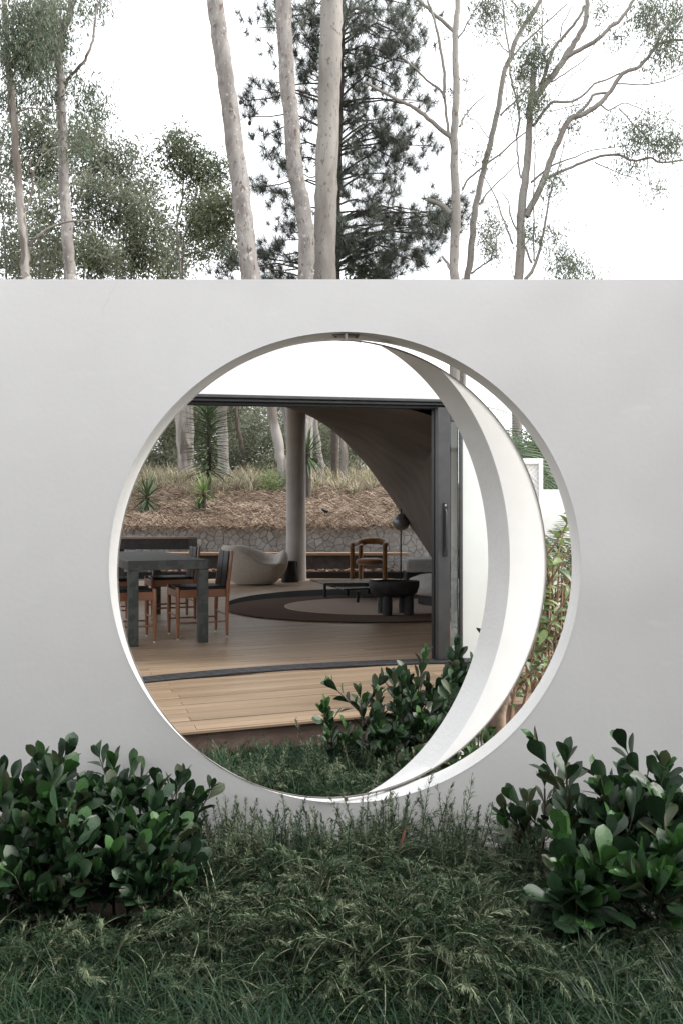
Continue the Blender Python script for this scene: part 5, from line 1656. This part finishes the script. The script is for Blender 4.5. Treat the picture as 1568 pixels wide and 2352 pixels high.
far_tree("dim tree with hanging grey leaves low behind the curved bare twig", 32, [(640, 1775), (650, 1600), (660, 1400)], [(560, 1220, 90, 1.6), (680, 1260, 90, 1.6), (780, 1330, 80, 1.4), (560, 1360, 80, 1.2), (860, 1350, 80, 1.2), (700, 1400, 70, 1)], GA, 44,
         limbs=[([(580, 1350), (640, 1290), (720, 1270), (830, 1310), (870, 1340)], 1.6, .8)])
far_tree("dark green round tree just above the wall top between the pale trunks", 30, [(640, 1775), (630, 1700)], [(560, 1610, 70, 1.8), (640, 1600, 70, 1.8), (700, 1660, 60, 1.4), (580, 1700, 60, 1.4)], GC, 45, size=.2)
far_tree("brownish airy tree low on the wall top between gum and leaning trunk", 33, [(840, 1775), (850, 1600), (850, 1480)], [(800, 1480, 80, 1), (880, 1540, 80, 1.2), (960, 1480, 90, 1.3), (840, 1640, 70, 1), (980, 1600, 80, 1.4), (920, 1690, 70, 1)], GC, 46,
         limbs=[([(845, 1690), (880, 1620), (920, 1560)], 1.6, .8), ([(842, 1700), (800, 1640), (760, 1600)], 1.6, .8)])
far_tree("slender airy tree with tufted top standing clear in the sky gap", 31, [(1155, 1775), (1140, 1600), (1135, 1400), (1160, 1280), (1170, 1150), (1165, 950)], [(1130, 905, 50, 1.2), (1170, 940, 60, 1.2), (1110, 1000, 40, .7), (1200, 1040, 70, 1.1), (1280, 1000, 40, .4), (1170, 1120, 50, .6), (1310, 1070, 70, 1.4), (1400, 1090, 60, 1.3), (1290, 1160, 50, 1), (1000, 1140, 50, .35), (980, 970, 36, .25)], [M['gumleaf3'], M['gumleaf']], 47, size=.2,
         limbs=[([(1160, 1280), (1200, 1190), (1280, 1130)], 1.6, .8), ([(1138, 1390), (1125, 1300), (1130, 1210)], 1.2, .7)])
far_tree("dark mossy tree with a rounded arching bough beside the big leaning trunk", 29, [(1160, 1775), (1165, 1600), (1150, 1500)], [(1270, 1330, 60, 1.6), (1350, 1290, 60, 1.8), (1430, 1310, 60, 1.8), (1240, 1400, 50, 1.2), (1330, 1370, 60, 1.6), (1440, 1400, 60, 1.6), (1300, 1450, 60, 1.2), (1420, 1500, 60, 1.4), (1250, 1600, 60, .9), (1350, 1580, 70, 1), (1460, 1590, 50, 1), (1230, 1500, 40, .7)], GC, 48, size=.19,
         limbs=[([(1160, 1590), (1190, 1470), (1270, 1330), (1340, 1275)], 2.6, 1.2), ([(1158, 1560), (1120, 1480), (1060, 1440)], 1.6, .8), ([(1170, 1640), (1260, 1600), (1360, 1570)], 1.4, .7)])
far_tree("thin grey tree low down between mossy tree and hanging leaves", 35, [(1040, 1775), (1030, 1600), (1010, 1400)], [(960, 1330, 60, .7), (1040, 1380, 70, 1), (1080, 1480, 70, 1.2), (1120, 1580, 70, 1.2), (1060, 1660, 70, 1.2), (1000, 1240, 50, .5), (940, 1180, 50, .6), (1150, 1700, 70, 1)], GA, 49)
far_tree("grey thicket tree at the frame edge above the wall", 33, [(40, 1775), (30, 1500), (10, 1350)], [(30, 1050, 80, 1.2), (20, 1220, 80, 1.1), (90, 1330, 70, 1), (50, 1480, 80, 1), (120, 1560, 60, .9), (30, 1640, 70, .9), (120, 1700, 60, 1), (10, 930, 60, .8)], GA, 50)
far_tree("grey airy tree between the two slim trunks just above the wall", 31, [(270, 1775), (265, 1600), (240, 1450)], [(240, 1330, 70, 1), (320, 1380, 60, .9), (230, 1490, 60, .8), (320, 1560, 60, 1), (270, 1660, 70, 1.1), (350, 1700, 50, .9), (300, 1230, 60, .9)], GA, 51)
far_tree("dim bushy tree filling the line of the wall top beyond the slim trunks", 35, [(420, 1775), (425, 1650)], [(330, 1620, 90, 1.4), (420, 1560, 80, 1.2), (200, 1680, 90, 1.2), (520, 1500, 80, 1.1), (90, 1650, 80, 1.0), (760, 1700, 90, 1.3), (1080, 1720, 90, 1.2), (900, 1420, 70, 1)], GA, 53)
far_tree("low bushy tree peeping above the wall by the spreading gum", 27, [(2290, 1775), (2285, 1740)], [(2270, 1700, 40, .8), (2330, 1740, 46, 1), (2400, 1760, 30, .6)], [M['gumleaf']], 52, size=.18)

# ------------------------------------------------------------------ bank beyond the living room
def hp(px, d): x = (px - PX0) / FPX * d; return Vector((x, d, hill_z(x, d)))
V, F, Mx = [], [], []
for i in range(27000):
    d = 17.02 + 4.6 * rnd.random() ** 1.5 if i < 23500 else rnd.uniform(16.82, 17.06); x = rnd.uniform(-7, 2.6)
    z = (hill_z(x, d) if d > 17.02 else 1.20 + .05 * nz(x, 0, 1.6)) + rnd.uniform(0, .06); a = rnd.uniform(0, 6.28); l = rnd.uniform(.06, .22); w = rnd.uniform(.003, .0065); e = rnd.gauss(0, .34)
    dx, dy, dz = math.cos(a) * l, math.sin(a) * l, e * l
    if d < 17.06: dz -= .5 * l * (1 if rnd.random() < .7 else -.6)
    b = len(V)
    V += [(x - dx, d - dy, z - dz), (x - dx, d - dy, z - dz + w * 2), (x + dx, d + dy, z + dz + w * 2), (x + dx, d + dy, z + dz)]
    F.append((b, b + 1, b + 2, b + 3)); Mx.append(0 if rnd.random() < .55 else 1)
o = fast("straw_mulch", V, F, [M['straw'], M['straw2']], Mx); o['kind'] = 'stuff'
tf = []
for i in range(900):
    d = rnd.uniform(20.0, 29); x = rnd.uniform(-12, 5)
    tf.append((x, d, hill_z(x, d) - .03, .12, rnd.uniform(.5, 1.25)))
blades("dry_grass", tf, [M['drygrass'], M['greengrass']], 30, .28, .75, .007, 4, .95)

GY = "yuccas on the straw bank"


def yucca(label, base, trunk_h, n, L, mat, seed, lo=-.3, hi=1.5, spread_h=0.0, tr=.055):
    r = random.Random(seed); t = thing("yucca", label, "yucca", base, 0, GY)
    if trunk_h > .05: MB().tube([(0, 0, -.1), (.01, 0, trunk_h * .5), (0, 0, trunk_h + spread_h)], [tr, tr * .9, tr * .8], 9).build("trunk", M['pinebark'], t, sm=60)
    ms = [leaf_mesh("leaf", L, lambda t_: .042 * math.sin(PI * min(1, t_ * .85 + .15)) ** .8 + .004, .35, 0, mat, nr=4, tipcurl=-tc) for tc in (.0, .05, .11)]
    for i in range(n):
        f = i / n; a = i * 2.4 + r.uniform(-.2, .2); el = lo + (hi - lo) * f ** 1.3 + r.uniform(-.12, .12)
        o = bpy.data.objects.new("leaf", r.choice(ms)); C.objects.link(o); o.parent = t
        d = Vector((math.cos(a) * math.cos(el), math.sin(a) * math.cos(el), math.sin(el)))
        o.matrix_basis = leaf_matrix(Vector((0, 0, trunk_h + spread_h * f)), d, Vector((0, 0, 1)) if abs(el) < 1.2 else Vector((math.cos(a), math.sin(a), 0)) * -1, r.uniform(.75, 1.05))
    return t


b = hp(480, 19.6)
yucca("tall yucca with a bare trunk and spiky head below the door header", b, .72, 210, .72, M['yucca'], 1, -.30, .6, 1.6)
b = hp(468, 18.4); yucca("bright green young yucca at the foot of the tall one", b, .35, 46, .48, M['yucca2'], 2, -.4, 1.45, .15)
b = hp(458, 18.15); yucca("small dark yucca sprout beside the bright green one", b, .05, 26, .40, M['yucca'], 3, .0, 1.4, .1)
b = hp(338, 18.5); yucca("drooping yucca beside the ring's rim", b, .28, 60, .62, M['yucca'], 4, -1.0, 1.4, .12)
b = hp(706, 19.4); yucca("yucca with a dark trunk behind the thick column", b, 1.05, 70, .65, M['yucca'], 5, -.9, 1.4, .15, .085)
b = hp(746, 17.9)
t = thing("garden_spotlight", "tiny black spotlight on a stake in the straw bank", "spotlight", b)
MB().tube([(0, 0, -.05), (0, 0, .16)], .012, 6).build("stake", M['black'], t)
MB().tube([(-.05, -.05, .20), (.05, .05, .16)], [.035, .045], 10).build("head", M['black'], t, sm=40)
b = hp(1100, 18)


def low_trunk(label, poly, d, r0, r1, mat, seed):
    t = thing("bare_gum_tree", label, "gum tree", (0, 0, 0), 0, "gum trunks seen under the door header")
    x, y = poly[0]; pl = [(x + 2, hz20(x, d) + 4)] + poly
    mb = MB(); limb(mb, pl, d, r0, r1, 4, 14, .03, seed); mb.build("trunk", M[mat], t, sm=70)
low_trunk("thick grey gum trunk just inside the ring's rim", [(426, 1060), (420, 960), (418, 850), (415, 700)], 25, 18, 15, 'bark_patch', 1)
low_trunk("pink-sided gum trunk touching the thick grey one", [(438, 1060), (437, 960), (436, 800), (435, 700)], 27, 9, 8, 'bark', 2)
low_trunk("pale gum trunk hidden behind the tall yucca", [(512, 1080), (510, 960), (509, 800), (508, 700)], 24, 14, 11, 'bark_smooth', 3)
low_trunk("thin dark leaning trunk past the tall yucca", [(560, 1050), (550, 1000), (540, 930), (525, 800), (510, 700)], 28, 5.5, 4.5, 'pinebark', 4)
low_trunk("leaning gum trunk with pale bare patches beside the column", [(655, 1115), (645, 1060), (634, 1000), (624, 930), (612, 850), (590, 720)], 20.5, 13, 11, 'bark_patch', 5)
low_trunk("slim pale trunk seen in the arch past the column", [(738, 1080), (732, 1020), (722, 940), (715, 800)], 25, 6.5, 5.5, 'bark_smooth', 6)
low_trunk("grey trunk in the arch next to the vault edge", [(790, 1075), (788, 1020), (785, 900), (783, 760)], 24, 8.5, 7, 'bark_patch', 7)
low_trunk("distant white trunk in the middle of the arch", [(776, 1070), (775, 1000), (773, 900), (770, 800)], 31, 3.5, 3, 'bark_smooth', 8)

cl = []
for i in range(300):
    d = rnd.uniform(28, 44); px = rnd.uniform(-60, 900) if i % 4 == 0 else rnd.uniform(230, 900); py = rnd.uniform(915, 1060)
    cl.append((px, py, d, rnd.uniform(18, 34), 1.0))
for i in range(26):
    cl.append((rnd.uniform(300, 860), rnd.uniform(1050, 1075), rnd.uniform(26, 31), 14, .8))
o = cloud("undergrowth", cl, [M['gumleaf2'], M['gumleaf3'], M['gumleaf2']], 44, .15, .5, None, .34, 9, 77); o['kind'] = 'stuff'
cl = [(rnd.uniform(600, 650), rnd.uniform(1098, 1112), 20.3, 10, 1) for i in range(9)]
o = cloud("green_bush", cl, [M['yucca2']], 26, .10, -.3, None, .12, 6, 78)
props(o, "small bright green bush at the foot of the leaning trunk", "bush")
cl = []
for i in range(60):
    d = rnd.uniform(13, 20); px = rnd.uniform(1180, 1420); py = rnd.uniform(1015, 1120)
    cl.append((px, py, d, rnd.uniform(22, 36), 1.0))
o = cloud("garden_hedge", cl, [M['hedge'], M['palm'], M['gumleaf3']], 40, .085, .5, None, .4, 10, 79)
props(o, "loose green hedge rising behind lattice screen and low white wall", "hedge")

# far house with a red roof behind the column
hb = P(668, 1010, 44)
t = thing("red_roofed_house", "white house with a red tiled roof far beyond the column", "house", (hb.x, hb.y, hb.z))
MB().box((.8, 2, 1.2), (3.2, 4, 3.4)).build("wall", M['housewhite'], t)
rf = MB(); rf.prism([(-2.2, 0), (2.2, 0), (0, 1.15)], -1, 1)
ro = rf.build("roof", M['rooftile'], t); ro.rotation_euler = (PI / 2, 0, 0); ro.location = (.8, 2, 2.9); ro.scale = (1, 1, 2.4)
w_ = MB().box((-.2, -.012, 1.5), (.5, .05, .8)).build("window", M['darkglass'], t)
